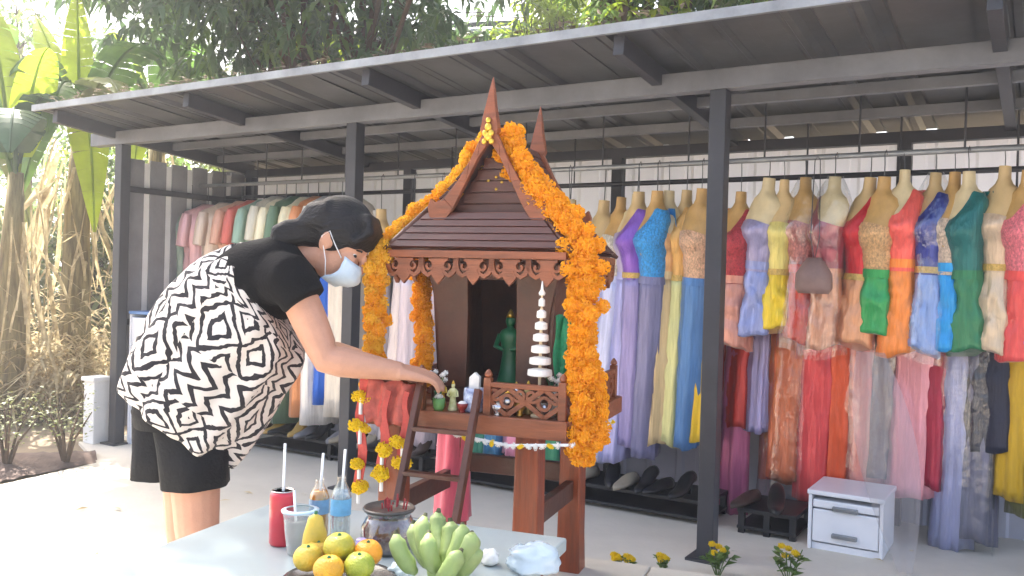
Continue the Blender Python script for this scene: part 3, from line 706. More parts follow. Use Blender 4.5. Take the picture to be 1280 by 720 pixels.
def spire(y):
    t = [[Vector((AX + a*w_ + dx, y + b*d_, zz)) for a, b in ((-1,-1),(1,-1),(1,1),(-1,1))] for w_, d_, zz, dx in ((.012, .010, AZ-.02, 0), (.027, .014, AZ+.02, 0), (.022, .014, AZ+.05, 0), (.014, .012, AZ+.09, .001), (.008, .009, AZ+.13, .003), (.001, .002, AZ+.172, .004))]
    return MB().loft(t).build('roof_spire', M_woodx, sh, bevel=0.002)
barge(-.207, -1); barge(.207, 1); spire(-.218); spire(.218)
MB().prism([(AX - .150, -.165, GB+.005), (AX + .150, -.165, GB+.005), (AX, -.165, AZ-.025)], (0, 1, 0), .012).build('gable_panel', M_rooftile, sh)
for k in range(5): # horizontal boards of the gable
    zz = GB + .02 + .034*k; hw = .138*(1 - (.034*k + .03)/.225)
    MB().box((AX, -.168, zz), (2*hw, .010, .031)).build('gable_board', M_rooftile, sh, bevel=0.002)
MB().box((AX, -.178, GB+.004), (.31, .03, .014)).build('gable_sill', M_woodx, sh, bevel=0.002)
em = MB()
for dx, dz, r in ((0, .055, .008), (0, .035, .011), (-.009, .018, .009), (.009, .018, .009), (0, .008, .012), (-.011, -.006, .008), (.011, -.006, .008)):
    em.ball((AX + dx, -.238, AZ + dz - .01), (r, .006, r*1.1), 10, 6)
em.build('gilt_emblem', M_gold, sh, smooth=True)
em = MB()
for dx, dz in ((-.02, .02), (.004, .03), (.022, .015), (.005, -.005)): em.ball((AX + dx, -.175, GB + .085 + dz), (.005, .003, .004), 8, 5)
em.build('gilt_studs', M_gold, sh, smooth=True)
# ladder leaning on the deck edge
ld = thing('ladder', 'small dark wooden ladder leaning on the spirit house deck', 'ladder', HL(-.03, -.5, PZ), HR)
def LD(x, t): return Vector((x, -.10 + .255*t, .004 + .63*t))
for x in (-.088, .088): MB().beam(LD(x, 0), LD(x, 1), .018, .026).build('rail', M_woodd, ld, bevel=0.003)
for t_ in (.1, .28, .46, .64, .82): MB().beam(LD(-.085, t_), LD(.085, t_), .028, .012).build('rung', M_woodd, ld, bevel=0.002)

# ---------------------------------------------------------------- marigold garlands
def pom_mesh(name, mt, core, npet=46):
    m = MB(); m.ball((0, 0, 0), .62, 8, 5)
    for k in range(npet):
        zc = 1 - 2*(k + .5)/npet; r = math.sqrt(1 - zc*zc); ph = k*2.39996
        d = Vector((r*math.cos(ph), r*math.sin(ph), zc)); x = d.orthogonal().normalized(); y = d.cross(x); an = random.uniform(0, 6.3)
        x, y = x*math.cos(an) + y*math.sin(an), y*math.cos(an) - x*math.sin(an); sc_ = random.uniform(.85, 1.1)
        a = d*.55; b = d*(.92*sc_) + x*.30; c = d*(1.02*sc_) + y*.1; e = d*(.92*sc_) - x*.30
        m.add([a, b, c, e, d*(.86*sc_) + y*.22], [(0, 1, 4), (1, 2, 4), (2, 3, 4), (3, 0, 4)])
    me = m.mesh(name); me.materials.append(mt); return me
POMS = [pom_mesh('marigold', M_mari, M_marid) for i in range(3)]
YPOM = [pom_mesh('yellow_marigold', M_yell, M_yell) for i in range(2)]
M_wpl = mat('white_foam', 'e8e6e0', 0.6, 0.06, 20, 0.2, 60)
WPOM = pom_mesh('white_blossom', M_wpl, M_wpl, 24)
def path_pts(ctrl, step):
    pts = [Vector(c) for c in ctrl]; out = []
    P = [pts[0]*2 - pts[1]] + pts + [pts[-1]*2 - pts[-2]]; dense = []
    for i in range(1, len(P) - 2):
        for k in range(24):
            t = k/24; a, b, c, d = P[i-1], P[i], P[i+1], P[i+2]
            dense.append(0.5*((2*b) + (c - a)*t + (2*a - 5*b + 4*c - d)*t*t + (3*b - a - 3*c + d)*t**3))
    dense.append(pts[-1]); acc = 0; out.append(dense[0])
    for i in range(1, len(dense)):
        acc += (dense[i] - dense[i-1]).length
        if acc >= step: out.append(dense[i]); acc = 0
    return out
YELP = [pom_mesh('pale_marigold', M_mari2, M_marid) for i in range(3)]
def garland(ctrl, R_, r_, label, seed, group=None, pale=False, ring=5, tassel=None, step=None):
    random.seed(seed); base = HO.copy()
    t = thing('marigold_garland', label, 'garland', base, HR, group)
    inv = (Matrix.Translation(base) @ Matrix.Rotation(HR, 4, 'Z')).inverted()
    pts = [inv @ Vector(c) for c in ctrl]; pp = path_pts(pts, step or r_*1.15)
    MB().tube(pp[::3] + [pp[-1]], R_*.45, 6).build('core', M_marid, t)
    for i, p in enumerate(pp):
        tg = (pp[min(i+1, len(pp)-1)] - pp[max(i-1, 0)]).normalized(); x = tg.orthogonal().normalized(); y = tg.cross(x)
        for k in range(ring):
            an = 2*PI*(k/ring) + i*.8 + random.uniform(-.25, .25); rr = R_*(random.uniform(.4, .85) if random.random() < .9 else random.uniform(1.0, 1.35))
            q = p + x*(math.cos(an)*rr) + y*(math.sin(an)*rr) + tg*random.uniform(-.3, .3)*r_
            s_ = r_*random.uniform(.88, 1.22)
            mw = Matrix.Translation(q) @ Matrix.Rotation(random.uniform(0, 6.3), 4, Vector((random.random(), random.random(), random.random()+.1)).normalized()) @ Matrix.Diagonal((s_, s_, s_*.85, 1))
            inst((YELP if pale and random.random() < .7 else POMS)[random.randrange(3)], 'marigold', t, mw)
    return t
# right rope: over the front of the roof ridge, down the right roof slope and past the deck
garland([HL(AX + .028, -.15, 1.640), HL(.075, -.17, 1.575), HL(.135, -.185, 1.505), HL(.20, -.20, 1.44), HL(.262, -.215, 1.375), HL(.315, -.235, 1.30), HL(.325, -.245, 1.18), HL(.325, -.265, 1.05), HL(.345, -.295, .93), HL(.350, -.30, .83), HL(.340, -.30, .74)], .038, .0255, 'thick orange marigold garland over the right roof slope hanging past the deck', 3, ring=5)
garland([HL(.36, -.28, 1.0), HL(.385, -.30, .93), HL(.39, -.31, .86), HL(.40, -.32, .80)], .02, .017, 'short loose marigold tail on the outside of the thick right garland', 12, ring=3)
garland([HL(AX - .03, -.13, 1.640), HL(-.075, -.13, 1.575), HL(-.14, -.12, 1.50), HL(-.21, -.12, 1.435), HL(-.272, -.19, 1.365), HL(-.302, -.26, 1.28), HL(-.30, -.285, 1.15), HL(-.295, -.30, 1.0), HL(-.292, -.305, .90)], .026, .0215, 'yellow orange marigold garland over the left roof slope hanging before the deck', 4, pale=True, ring=4)
garland([HL(-.278, .02, 1.36), HL(-.285, .0, 1.27), HL(-.235, -.10, 1.12), HL(-.20, -.16, .98), HL(-.198, -.17, .90)], .022, .020, 'shorter orange marigold strand slanting beside the cabin wall', 5, ring=4)

# ribbon garlands with yellow flowers tied at the left deck corner
M_ribbon = mat('red_ribbon', 'b8443c', 0.6, 0.3, 30, 0.3, 60)
def flower_string(x, y, ztop, zs, lbl, seed):
    random.seed(seed); t = thing('flower_string', lbl, 'flower string', HL(x, y, zs[-1]), HR, 'flower strings tied to the spirit house deck')
    L = ztop - zs[-1]
    for dx, dy in ((-.008, 0), (.008, -.006)):
        MB().ribbon([Vector((dx + .007*math.sin(i*1.1 + seed), dy, L*(1 - i/9))) for i in range(10)], .016, .003, (0, 1, 0)).build('ribbon', M_ribbon, t)
    for zz in zs:
        for k in range(3):
            s_ = random.uniform(.017, .022); q = Vector((random.uniform(-.014, .014), -.012 + random.uniform(-.01, .01), zz - zs[-1] + random.uniform(-.008, .008)))
            inst(YPOM[k % 2], 'yellow_marigold', t, Matrix.Translation(q) @ Matrix.Rotation(k*2.0 + seed, 4, 'X') @ Matrix.Diagonal((s_*1.15, s_, s_*.8, 1)))
        MB().tube([(0, -.01, zz - zs[-1] - .05), (0, -.01, zz - zs[-1])], .006, 6).build('bud_strand', M_white, t)
flower_string(-.300, -.345, .925, [.875, .79, .69, .62], 'leftmost ribbon string with four yellow flower clumps', 1)
flower_string(-.222, -.355, .90, [.74, .665], 'middle ribbon string with two yellow flower clumps', 2)
flower_string(-.160, -.352, .90, [.755, .70], 'red ribbon string with yellow flowers next to the ladder', 3)
# red cloth scarf over the corner railing, pink cloth around the rear leg
def scarf(x0, x1, y, zt, zb, c, label, cat='cloth'):
    t = MB(); rg = []
    for i in range(9):
        tt = i/8; row = []
        for k in range(13):
            f = k/12; xx = x0 + (x1-x0)*f; row.append(Vector((xx*(1) + .004*math.sin(9*f + i), y - .012*math.sin(f*17 + i*.3) - .004*tt, zt + (zb - zt)*tt + .006*math.sin(k))))
        rg.append(row)
    t.loft(rg, closed=False); o = t.build('draped_cloth', mat('cloth_' + c, c, 0.7, 0.3, 40, 0.3, 60), None, smooth=True, loc=HO, rot=(0, 0, HR))
    o.modifiers.new('th', 'SOLIDIFY').thickness = .003
    tag(o, label, cat)
scarf(-.285, -.14, -.345, z(.925), z(.80), 'b4584c', 'red patterned cloth over the railing at the left deck corner')
t = MB(); rg = []
for i in range(11):
    tt = i/10; rg.append([Vector(((.047 + .012*tt + .008*math.cos(5*th + 2*tt))*math.cos(th), (.047 + .012*tt + .008*math.cos(5*th + 2*tt))*math.sin(th), z(.765) - .36*tt)) for th in THS])
o = t.loft(rg, False, False).build('leg_wrap', mat('pink_satin', 'd2536e', 0.5, 0.2, 10, 0.2, 30, sheen=.3, stretch=(3, 3, .5)), None, smooth=True, loc=HL(-.24, .19, PZ), rot=(0, 0, HR)); o.modifiers.new('th', 'SOLIDIFY').thickness = .003
tag(o, 'pink satin cloth wrapped around the rear leg of the spirit house', 'cloth')
# string of pale flowers along the deck edge
t = thing('flower_chain', 'pale jasmine chain along the lower edge of the deck', 'flower chain', HO, HR); random.seed(9)
MB().tube([(.0, -.345, z(.79)), (.15, -.348, z(.775)), (.315, -.345, z(.79)), (.33, -.1, z(.79)), (.325, .1, z(.795))], .004, 6).build('cord', M_white, t)
for i in range(26):
    f = i/25; 
    if f < .6: q = Vector((.0 + .31*f/.6, -.35, z(.79) - .015*math.sin(PI*f/.6)))
    else: q = Vector((.328, -.345 + .44*(f-.6)/.4, z(.79)))
    inst(YPOM[0] if i % 4 == 1 else WPOM, 'jasmine_bud', t, Matrix.Translation(q) @ Matrix.Rotation(i, 4, 'Y') @ Matrix.Diagonal((.011, .008, .007, 1)))

# ---------------------------------------------------------------- offerings on the deck
DZ = .8455
def at_deck(px, y, zz=DZ):      # deck point on the local line y that shows at photo column px
    best = min((i*.002 - .3 for i in range(300)), key=lambda x: abs((lambda p: 640 + F*(CM.to_3x3().inverted() @ (p - Vector((0,0,CAMZ)))).x / -(CM.to_3x3().inverted() @ (p - Vector((0,0,CAMZ)))).z - px)(HL(x, y, zz))))
    return HL(best, y, zz)
M_ivory = mat('ivory_stick', 'd9c7a4', 0.6, 0.1, 20)
M_silver = mat('silver', 'c9c9cc', 0.25, 0.1, 20, metal=0.9)
M_porc = mat('blue_white_porcelain', 'b9c4e4', 0.25, 0.5, 45, var2='3f57a8')
M_green = mat('jade_green', '1d6a44', 0.35, 0.2, 15)
M_cer = mat('cream_ceramic', 'd8d2a8', 0.35, 0.2, 30, var2='a8b060')
tw = thing('tiered_ornament', 'white seven tiered paper umbrella tower on a stick before the cabin', 'ornament', at_deck(673, -.27), HR)
MB().tube([(0, 0, 0), (0, 0, .30)], .0045, 8).build('stick', M_ivory, tw)
MB().lathe([(.022, 0), (.024, .006), (.008, .012), (.006, .03)], 12).build('base', M_ivory, tw, smooth=True)
for i in range(7):
    r = .034 - .0042*i; zz = .115 + .032*i
    t = MB().lathe([(r*.8, zz-.002), (r, zz), (r*1.02, zz+.004), (r*.98, zz+.016), (r*.6, zz+.019), (.005, zz+.021)], 18).build('tier', M_wpl, tw, smooth=False)
MB().lathe([(.008, .335), (.010, .342), (.004, .352), (.0015, .375)], 10).build('tip', M_wpl, tw, smooth=True)
MB().tube([(0, 0, .29), (0, 0, .345)], .003, 6).build('tip_stem', M_ivory, tw)
def figurine(px, y, h, col, label, name='deity_figurine', base=None, zz=DZ, arms=True):
    t = thing(name, label, 'figurine', at_deck(px, y, zz), HR); s_ = h
    body = MB().lathe([(.16*s_, 0), (.17*s_, .05*s_), (.13*s_, .2*s_), (.10*s_, .42*s_), (.13*s_, .56*s_), (.155*s_, .66*s_), (.12*s_, .72*s_), (.05*s_, .75*s_), (.05*s_, .78*s_)], 16, sy=.75)
    body.build('robe', col, t, smooth=True)
    MB().ball((0, 0, .84*s_), (.068*s_, .066*s_, .085*s_), 12, 8).build('head', base or M_cer, t, smooth=True)
    MB().lathe([(.06*s_, .89*s_), (.045*s_, .94*s_), (.012*s_, 1.0*s_)], 10).build('crown', M_gold, t, smooth=True)
    if arms:
        for k in (-1, 1): MB().tube([(k*.14*s_, 0, .66*s_), (k*.19*s_, -.03*s_, .5*s_), (k*.05*s_, -.13*s_, .47*s_)], [.04*s_, .036*s_, .026*s_], 8).build('arm', col, t, smooth=True)
    return t
figurine(636, .0, .235, M_green, 'standing jade green deity figure inside the dark cabin', base=M_green, zz=.8951)
figurine(566, -.28, .085, M_cer, 'small cream and gold kneeling figurine beside the mug', name='small_figurine')
figurine(660, -.24, .095, mat('bronze', '8a7a4a', 0.35, 0.2, 30, metal=.6), 'small bronze figurine left of the white tower', name='small_figurine')
mg = thing('porcelain_mug', 'blue and white mug holding white paper near the ladder top', 'mug', at_deck(592, -.27), HR)
MB().lathe([(.024, 0), (.029, .006), (.030, .05), (.027, .068), (.025, .068), (.026, .05), (.024, .008), (.002, .006)], 20).build('body', M_porc, mg, smooth=True)
MB().tube([(.028, 0, .055), (.045, 0, .05), (.048, 0, .032), (.030, 0, .018)], .004, 8).build('handle', M_porc, mg, smooth=True)
MB().prism([(-.014, -.008, .02), (.014, -.008, .02), (.02, -.012, .10), (.004, -.01, .112), (-.012, -.008, .098)], (0, 1, 0), .014).build('paper', M_wpl, mg)
def vase(px, y, label, mt, h=.06, r=.016, stems=7, fl=True, seed=0):
    random.seed(seed); t = thing('flower_vase', label, 'vase', at_deck(px, y), HR)
    MB().lathe([(r*.6, 0), (r*.75, .004), (r, h*.4), (r*.55, h*.8), (r*.75, h), (r*.6, h), (r*.4, h*.8)], 16).build('body', mt, t, smooth=True)
    for i in range(stems):
        an = i*2.4; e = Vector((math.cos(an)*.022, math.sin(an)*.022, h + random.uniform(.03, .055)))
        s_ = MB().tube([(0, 0, h*.7), e*.6 + Vector((0, 0, h*.4)), e], .0014, 5).build('stem', M_green, t)
        if fl: inst(WPOM, 'blossom', s_, Matrix.Translation(e) @ Matrix.Diagonal((.009, .009, .008, 1)))
    return t
vase(547, -.265, 'little green vase beside the outstretched hand', M_green, stems=6, seed=2, h=.05)
vase(690, -.25, 'white vase with pale blossoms right of the white tower', M_wpl, h=.07, seed=3)
vase(706, -.22, 'silver vase with white blossoms at the right railing', M_silver, h=.055, seed=4)
def elephant(px, y, label, mt, s_=.05):
    t = thing('elephant_figurine', label, 'figurine', at_deck(px, y), HR + 0.5)
    m = MB(); m.ball((0, 0, s_*.75), (s_*.62, s_*.4, s_*.45), 14, 8); m.ball((-s_*.62, 0, s_*.95), (s_*.3, s_*.27, s_*.3), 12, 8)
    m.tube([(-s_*.85, 0, s_*.95), (-s_*1.02, 0, s_*.65), (-s_*1.0, 0, s_*.3), (-s_*1.08, 0, s_*.2)], [s_*.13, s_*.1, s_*.07, s_*.05], 8)
    for a in (-1, 1):
        for b in (-1, 1): m.tube([(a*s_*.36, b*s_*.2, s_*.6), (a*s_*.36, b*s_*.2, 0)], [s_*.16, s_*.14], 8)
        m.ball((-s_*.5, a*s_*.3, s_*.95), (s_*.2, s_*.05, s_*.24), 10, 6)
    m.build('body', mt, t, smooth=True)
    MB().lathe([(s_*.3, s_*1.1), (s_*.32, s_*1.2), (s_*.1, s_*1.35), (s_*.02, s_*1.6)], 12).build('howdah', M_gold, t, smooth=True)
elephant(637, -.275, 'silver elephant figurine on the deck behind the railing', M_silver)
# green gauze hanging at the right cabin wall
scarf(.205, .275, -.12, z(1.12), z(.93), '2f9a6a', 'green gauze cloth hung right of the cabin opening')

def bowl(px, y, r, h, mt, label, name='offering_bowl', food=None):
    t = thing(name, label, 'bowl', at_deck(px, y), HR)
    MB().lathe([(r*.5, 0), (r*.55, h*.08), (r*.4, h*.2), (r*.85, h*.6), (r, h), (r*.93, h), (r*.75, h*.6), (r*.2, h*.35)], 18).build('body', mt, t, smooth=True)
    if food: MB().ball((0, 0, h*.85), (r*.8, r*.8, h*.4), 12, 8).build('filling', food, t, smooth=True)
M_brass = mat('brass', 'b08a3c', .3, .2, 20, metal=.8)
bowl(622, -.30, .020, .030, M_silver, 'tiny silver bowl of rice at the ladder end of the railing', food=M_wpl)
bowl(650, -.285, .018, .045, M_brass, 'small brass goblet behind the carved railing')
bowl(681, -.285, .016, .040, M_silver, 'small silver goblet behind the carved railing')
bowl(700, -.27, .019, .028, M_brass, 'wide brass bowl of yellow petals at the railing corner', food=M_yell)
bowl(578, -.30, .017, .026, mat('red_lacquer', '8e2a22', .3, .15, 20, coat=.3), 'little red lacquer bowl between figurine and mug', food=M_wpl)
bowl(606, -.24, .020, .050, M_brass, 'brass goblet deep on the deck behind the mug')
figurine(645, -.20, .085, M_silver, 'small silver standing figurine before the cabin opening', name='small_figurine')
figurine(620, -.19, .080, mat('red_robe', '9a3a2c', .4, .2, 30), 'small red robed figurine beside the silver one', name='small_figurine')
figurine(552, -.22, .085, M_gold, 'small gilded figurine beside the left cabin panel', name='small_figurine')
# ================================================================ offering table
TZ_ = 0.67
M_stone = mat('blue_grey_stone', '98a6a8', 0.32, 0.10, 3.0, 0.04, 30, spec=.4, var2='a6aeac')
BR = G(709, 672, TZ_); e1 = Vector((-.94, .342, 0)); e2 = Vector((-.342, -.94, 0)); TW, TD = .73, .72
tb = thing('offering_table', 'low blue grey stone offering table spread with fruit and drinks', 'table', Vector(((BR + e1*TW/2 + e2*TD/2).x, (BR + e1*TW/2 + e2*TD/2).y, 0)), HR)
MB().box((0, 0, TZ_ - .015), (TW, TD, .03)).build('top', M_stone, tb, bevel=.005)
MB().box((0, 0, TZ_ - .06), (TW - .12, TD - .12, .06)).build('apron', M_stone, tb, bevel=.003)
for sx in (-1, 1):
    for sy in (-1, 1): MB().loft([[Vector((sx*(TW/2-.1) + a*w_, sy*(TD/2-.1) + b*w_, zz)) for a, b in ((-1,-1),(1,-1),(1,1),(-1,1))] for w_, zz in ((.045, 0), (.035, .05), (.03, .5), (.04, TZ_-.05))]).build('leg', M_stone, tb, bevel=.004)
def T(px, py): return G(px, py, TZ_ + .0005)
def straw(t, a, b, c='f1f1f1'): MB().tube([a, b], .0028, 8).build('straw', mat('straw_' + c, c, .4, .03, 5), t, smooth=True)
# red can
t = thing('drink_can', 'red drink can with straw standing at the table corner', 'can', T(352, 680))
MB().lathe([(.022, 0), (.0255, .005), (.0255, .100), (.0225, .108)], 24).build('body', mat('red_can', 'c8283a', .3, .08, 8, coat=.4), t, smooth=True)
MB().lathe([(.0225, .108), (.0235, .110), (.0215, .111), (.020, .107)], 24).build('lid', M_silver, t, smooth=True)
straw(t, (0, 0, .03), (.002, .0, .205))
# clear cup with ice water
def cup(px, py, h, r0, r1, label, fill, fh, straws, lab=None):
    t = thing('plastic_cup', label, 'cup', T(px, py))
    MB().lathe([(r0, 0), (r0 + (r1-r0)*.5, h*.5), (r1, h), (r1 + .0025, h + .001), (r1 + .002, h + .004), (r1 - .001, h + .003)], 24, cap=False).build('wall', M_glass, t, smooth=True)
    MB().lathe([(r0*.97, .001), (r0*.97 + (r1-r0)*fh*.97, h*fh)], 24).build('drink', fill, t, smooth=True)
    MB().lathe([(r1 + .002, h + .002), (r1 + .003, h + .005), (r1*.8, h + .007)], 24, cap=False).build('rim', mat('pale_blue_rim', 'bcd3df', .35, .05, 10), t, smooth=True)
    for a, b in straws: straw(t, a, b)
    return t
M_tea = mat('pale_drink', 'a9a39a', .2, .1, 10, alpha=.55); M_or = mat('orange_drink', 'd99a32', .2, .2, 12, alpha=.9); M_wat = mat('water_drink', 'c9d6da', .1, .05, 10, alpha=.35)
cup(374, 692, .082, .024, .034, 'clear plastic cup of pale drink with straw beside the red can', M_tea, .8, [((-.004, 0, .01), (-.012, -.004, .125))])
def bottle(px, py, label, liquid, labcol, h=.15, r=.022, cap='f2f2f2', strawed=True):
    t = thing('drink_bottle', label, 'bottle', T(px, py))
    prof = [(r*.85, 0), (r, .006), (r, h*.30), (r*.93, h*.34), (r, h*.38), (r, h*.66), (r*.8, h*.76), (r*.42, h*.88), (r*.42, h*.96)]
    MB().lathe(prof, 24, cap=False).build('shell', M_glass, t, smooth=True)
    MB().lathe([(p*.94, q + .001) for p, q in prof[:7]], 24).build('drink', liquid, t, smooth=True)
    MB().lathe([(r*1.02, h*.40), (r*1.02, h*.64)], 24, cap=False).build('wrap_label', mat('label_' + labcol, labcol, .4, .25, 30), t, smooth=True)
    if strawed: straw(t, (0, 0, h*.5), (.006, 0, h + .05))
    else: MB().lathe([(r*.48, h*.955), (r*.48, h + .004), (r*.44, h + .008)], 16).build('cap', mat('cap_' + cap, cap, .4, .03, 5), t, smooth=True)
    return t
bottle(398, 670, 'bottle of amber drink with dusty blue label and straw', M_or, '7fa6c4', h=.125, r=.021)
bottle(425, 676, 'clear water bottle with sky blue label', M_wat, '79bce0', h=.14, r=.021)
# glass incense jar
M_ash = mat('ash_and_petals', '6a5a52', .9, .5, 60, .8, 60, var2='8a3a34')
t = thing('glass_jar', 'wide glass jar of ash with red incense stubs', 'jar', T(485, 688))
pj = [(.040, 0), (.050, .006), (.056, .03), (.055, .05), (.046, .068), (.043, .073), (.048, .08), (.050, .083)]
MB().lathe(pj, 28, cap=False).build('glass', M_glass, t, smooth=True)
MB().lathe([(r*.95, q + .001) for r, q in pj[:5]] + [(.03, .070)], 28).build('ash', M_ash, t, smooth=True)
MB().lathe([(.050, .081), (.053, .085), (.050, .089), (.047, .085)], 28).build('lip', mat('dark_rim', '4a4642', .3, .2, 10), t, smooth=True)
random.seed(21)
for i in range(18):
    a = random.uniform(0, 6.28); r = random.uniform(0, .034)
    MB().tube([(r*math.cos(a), r*math.sin(a), .06), (r*1.25*math.cos(a), r*1.25*math.sin(a), random.uniform(.085, .108))], .0018, 5).build('incense_stub', mat('incense_red', '9a2f34', .7, .2, 20), t)
t = thing('small_bottle', 'tiny white bottle with lilac cap before the glass jar', 'bottle', T(451, 702))
MB().lathe([(.011, 0), (.0125, .003), (.0125, .024), (.010, .028)], 18).build('body', M_plas, t, smooth=True)
MB().lathe([(.0105, .027), (.0105, .042), (.009, .044)], 18).build('cap', mat('lilac_cap', 'a79bd6', .4, .05, 8), t, smooth=True)
# fruit dish
DC = T(424, 735)
t = thing('fruit_dish', 'dark lacquered dish under the citrus fruit', 'dish', DC)
MB().lathe([(.05, 0), (.075, .004), (.098, .016), (.100, .018), (.094, .016), (.072, .008), (.002, .006)], 32).build('body', mat('dark_lacquer', '3c3a3a', .25, .1, 10, coat=.4), t, smooth=True)
def fruit(px, py, Y, r, c, label, sq=.9, name='mandarin', cat='fruit', c2=None):
    p = W(px, py, Y); t = thing(name, label, cat, p, random.uniform(0, 6))
    m = MB(); rings = []
    for i in range(1, 12):
        a = -PI/2 + PI*i/12
        rings.append([Vector((r*math.cos(a)*(1 + .02*math.cos(5*th))*math.cos(th), r*math.cos(a)*(1 + .02*math.cos(5*th))*math.sin(th), r*sq*math.sin(a) - (.16*r if i == 11 else 0) )) for th in THS])
    m.loft(rings).build('peel', mat('peel_' + c, c, .38, .18, 30, .35, 320, coat=.1, var2=c2), t, smooth=True)
    MB().tube([(0, 0, r*sq*.78), (.001, 0, r*sq*.93)], [.004, .002], 6).build('stem', M_green, t)
YF = DC.y
fruit(385, 697, YF - .0, .0262, 'd8b23a', 'yellow mandarin at the edge of the dish next to the cup', c2='c8b43e')
fruit(411, 711, YF - .055, .0262, 'e2a426', 'golden mandarin lowest in the fruit pile')
fruit(449, 707, YF - .035, .0265, 'a9ac36', 'green tinged mandarin under the orange one', c2='8fa032')
fruit(424, 683, YF - .0, .0275, 'b9ad34', 'olive yellow mandarin topmost in the fruit pile', c2='a8a636')
fruit(460, 691, YF + .008, .0262, 'eb9a1e', 'bright orange mandarin beside the tiny lilac capped bottle')
fruit(398, 690, YF + .045, .0250, 'd2ac3c', 'pale yellow mandarin hidden behind the fruit pile')
fruit(437, 700, YF + .03, .0250, 'd89a2c', 'amber mandarin at the back of the fruit pile')
t = thing('mango', 'upright yellow mango behind the mandarins', 'fruit', W(393, 700, YF + .06), .3)
MB().lathe([(.004, 0), (.018, .008), (.024, .028), (.021, .05), (.0165, .064), (.013, .078), (.004, .084)], 24, sy=.85).build('peel', mat('mango_peel', 'cfae3e', .4, .15, 25, .15, 200, var2='c2b04a'), t, smooth=True)
MB().tube([(0, 0, .082), (.001, 0, .09)], .003, 6).build('stem', M_green, t)
# banana bunch
M_ban = mat('green_banana', '84995a', .5, .22, 22, .2, 60, var2='99a86a'); M_bant = mat('banana_tip', '4a4a30', .8, .2, 20)
bc = W(556, 716, 1.56); bn = thing('banana_bunch', 'hand of pale green bananas standing on the offering table', 'bananas', (bc.x, bc.y, TZ_))
random.seed(4)
def banana(b, tip, bend, r):
    b, tip, bend = Vector(b), Vector(tip), Vector(bend); pts = []; rd = []
    for i in range(13):
        t_ = i/12; p = b.lerp(tip, t_) + bend*(4*t_*(1-t_)); pts.append(p)
        rd.append(r * (.38 + .62*sm(.0, .22, t_)) * (1 - .62*sm(.80, 1.0, t_)))
    m = MB(); m.tube(pts, rd, 10)
    for ix in range(1, 130, 2): m.v[ix] = tuple(Vector(m.v[ix]).lerp(pts[ix//10], .13))
    o = m.build('banana', M_ban, bn, smooth=True)
    MB().tube([pts[-1] - (pts[-1]-pts[-2])*.3, pts[-1] + (pts[-1]-pts[-2]).normalized()*.007], [rd[-1]*.9, rd[-1]*.55], 8).build('tip', M_bant, o)
def bl(px, py, dy): return W(px, py, bc.y + dy) - Vector((bc.x, bc.y, TZ_))
for (tx, ty, dy), (bx, by), bend, r in [((531, 646, .05), (545, 712), (-.012, .0, .004), .0165), ((548, 640, .09), (552, 708), (-.006, .02, .006), .0165), ((563, 652, .06), (556, 710), (.004, .01, .006), .017),
        ((578, 658, .03), (560, 712), (.008, -.012, .008), .0175), ((590, 668, .0), (566, 716), (.010, -.018, .010), .0175), ((597, 690, .0), (570, 722), (.006, -.018, .014), .017),
        ((517, 655, .07), (544, 714), (-.012, .01, 0), .0155), ((495, 668, .0), (520, 716), (-.008, -.008, 0), .0165), ((575, 690, -.05), (548, 734), (.004, -.02, .012), .0165), ((536, 668, .0), (548, 716), (-.004, -.016, .002), .016)]:
    banana(bl(bx, by, dy*.2), bl(tx, ty, dy), bend, r)
MB().tube([bl(536, 720, .0), bl(552, 716, .0), bl(572, 724, .0)], [.014, .018, .013], 10).tube([bl(552, 718, 0), bl(556, 742, -.03)], [.014, .008], 8).build('crown_stem', M_ban, bn, smooth=True)
# crumpled clear bag and white tissue
def crumple_bag(px, py, label, s, mt, seed, nm, cat, flat=.5):
    p = T(px, py); t = MB(); rings = []; t.ball((0, 0, 0), 1, 28, 16)
    vs = []
    for v in t.v:
        v = Vector(v); k = 1 + .28*noise.noise(v*1.7 + Vector((seed, 0, 0))) + .16*noise.noise(v*4.1 + Vector((0, seed, 0))) + .08*noise.noise(v*9 + Vector((0, 0, seed)))
        q = Vector((v.x*k*s[0], v.y*k*s[1], (v.z*k)*s[2] + s[2]*.75)); q.z = max(q.z, 0.001*(1 + v.x)); vs.append(tuple(q))
    t.v = vs; o = t.build(nm, mt, None, smooth=True, loc=p, rot=(0, 0, HR)); tag(o, label, cat)
M_bagw = mat('milky_film', 'c9dbe6', .25, .08, 10, .3, 25, alpha=.62, coat=.4)
crumple_bag(665, 712, 'crumpled pale blue plastic bag at the table edge', (.055, .05, .028), M_bagw, 3, 'plastic_bag', 'bag')
crumple_bag(612, 706, 'crumpled white tissue beside the bananas', (.018, .016, .017), M_wpl, 8, 'tissue', 'tissue')
crumple_bag(500, 722, 'small crumpled grey blue plastic bag before the jar', (.024, .022, .016), M_bagw, 5, 'plastic_bag', 'bag')
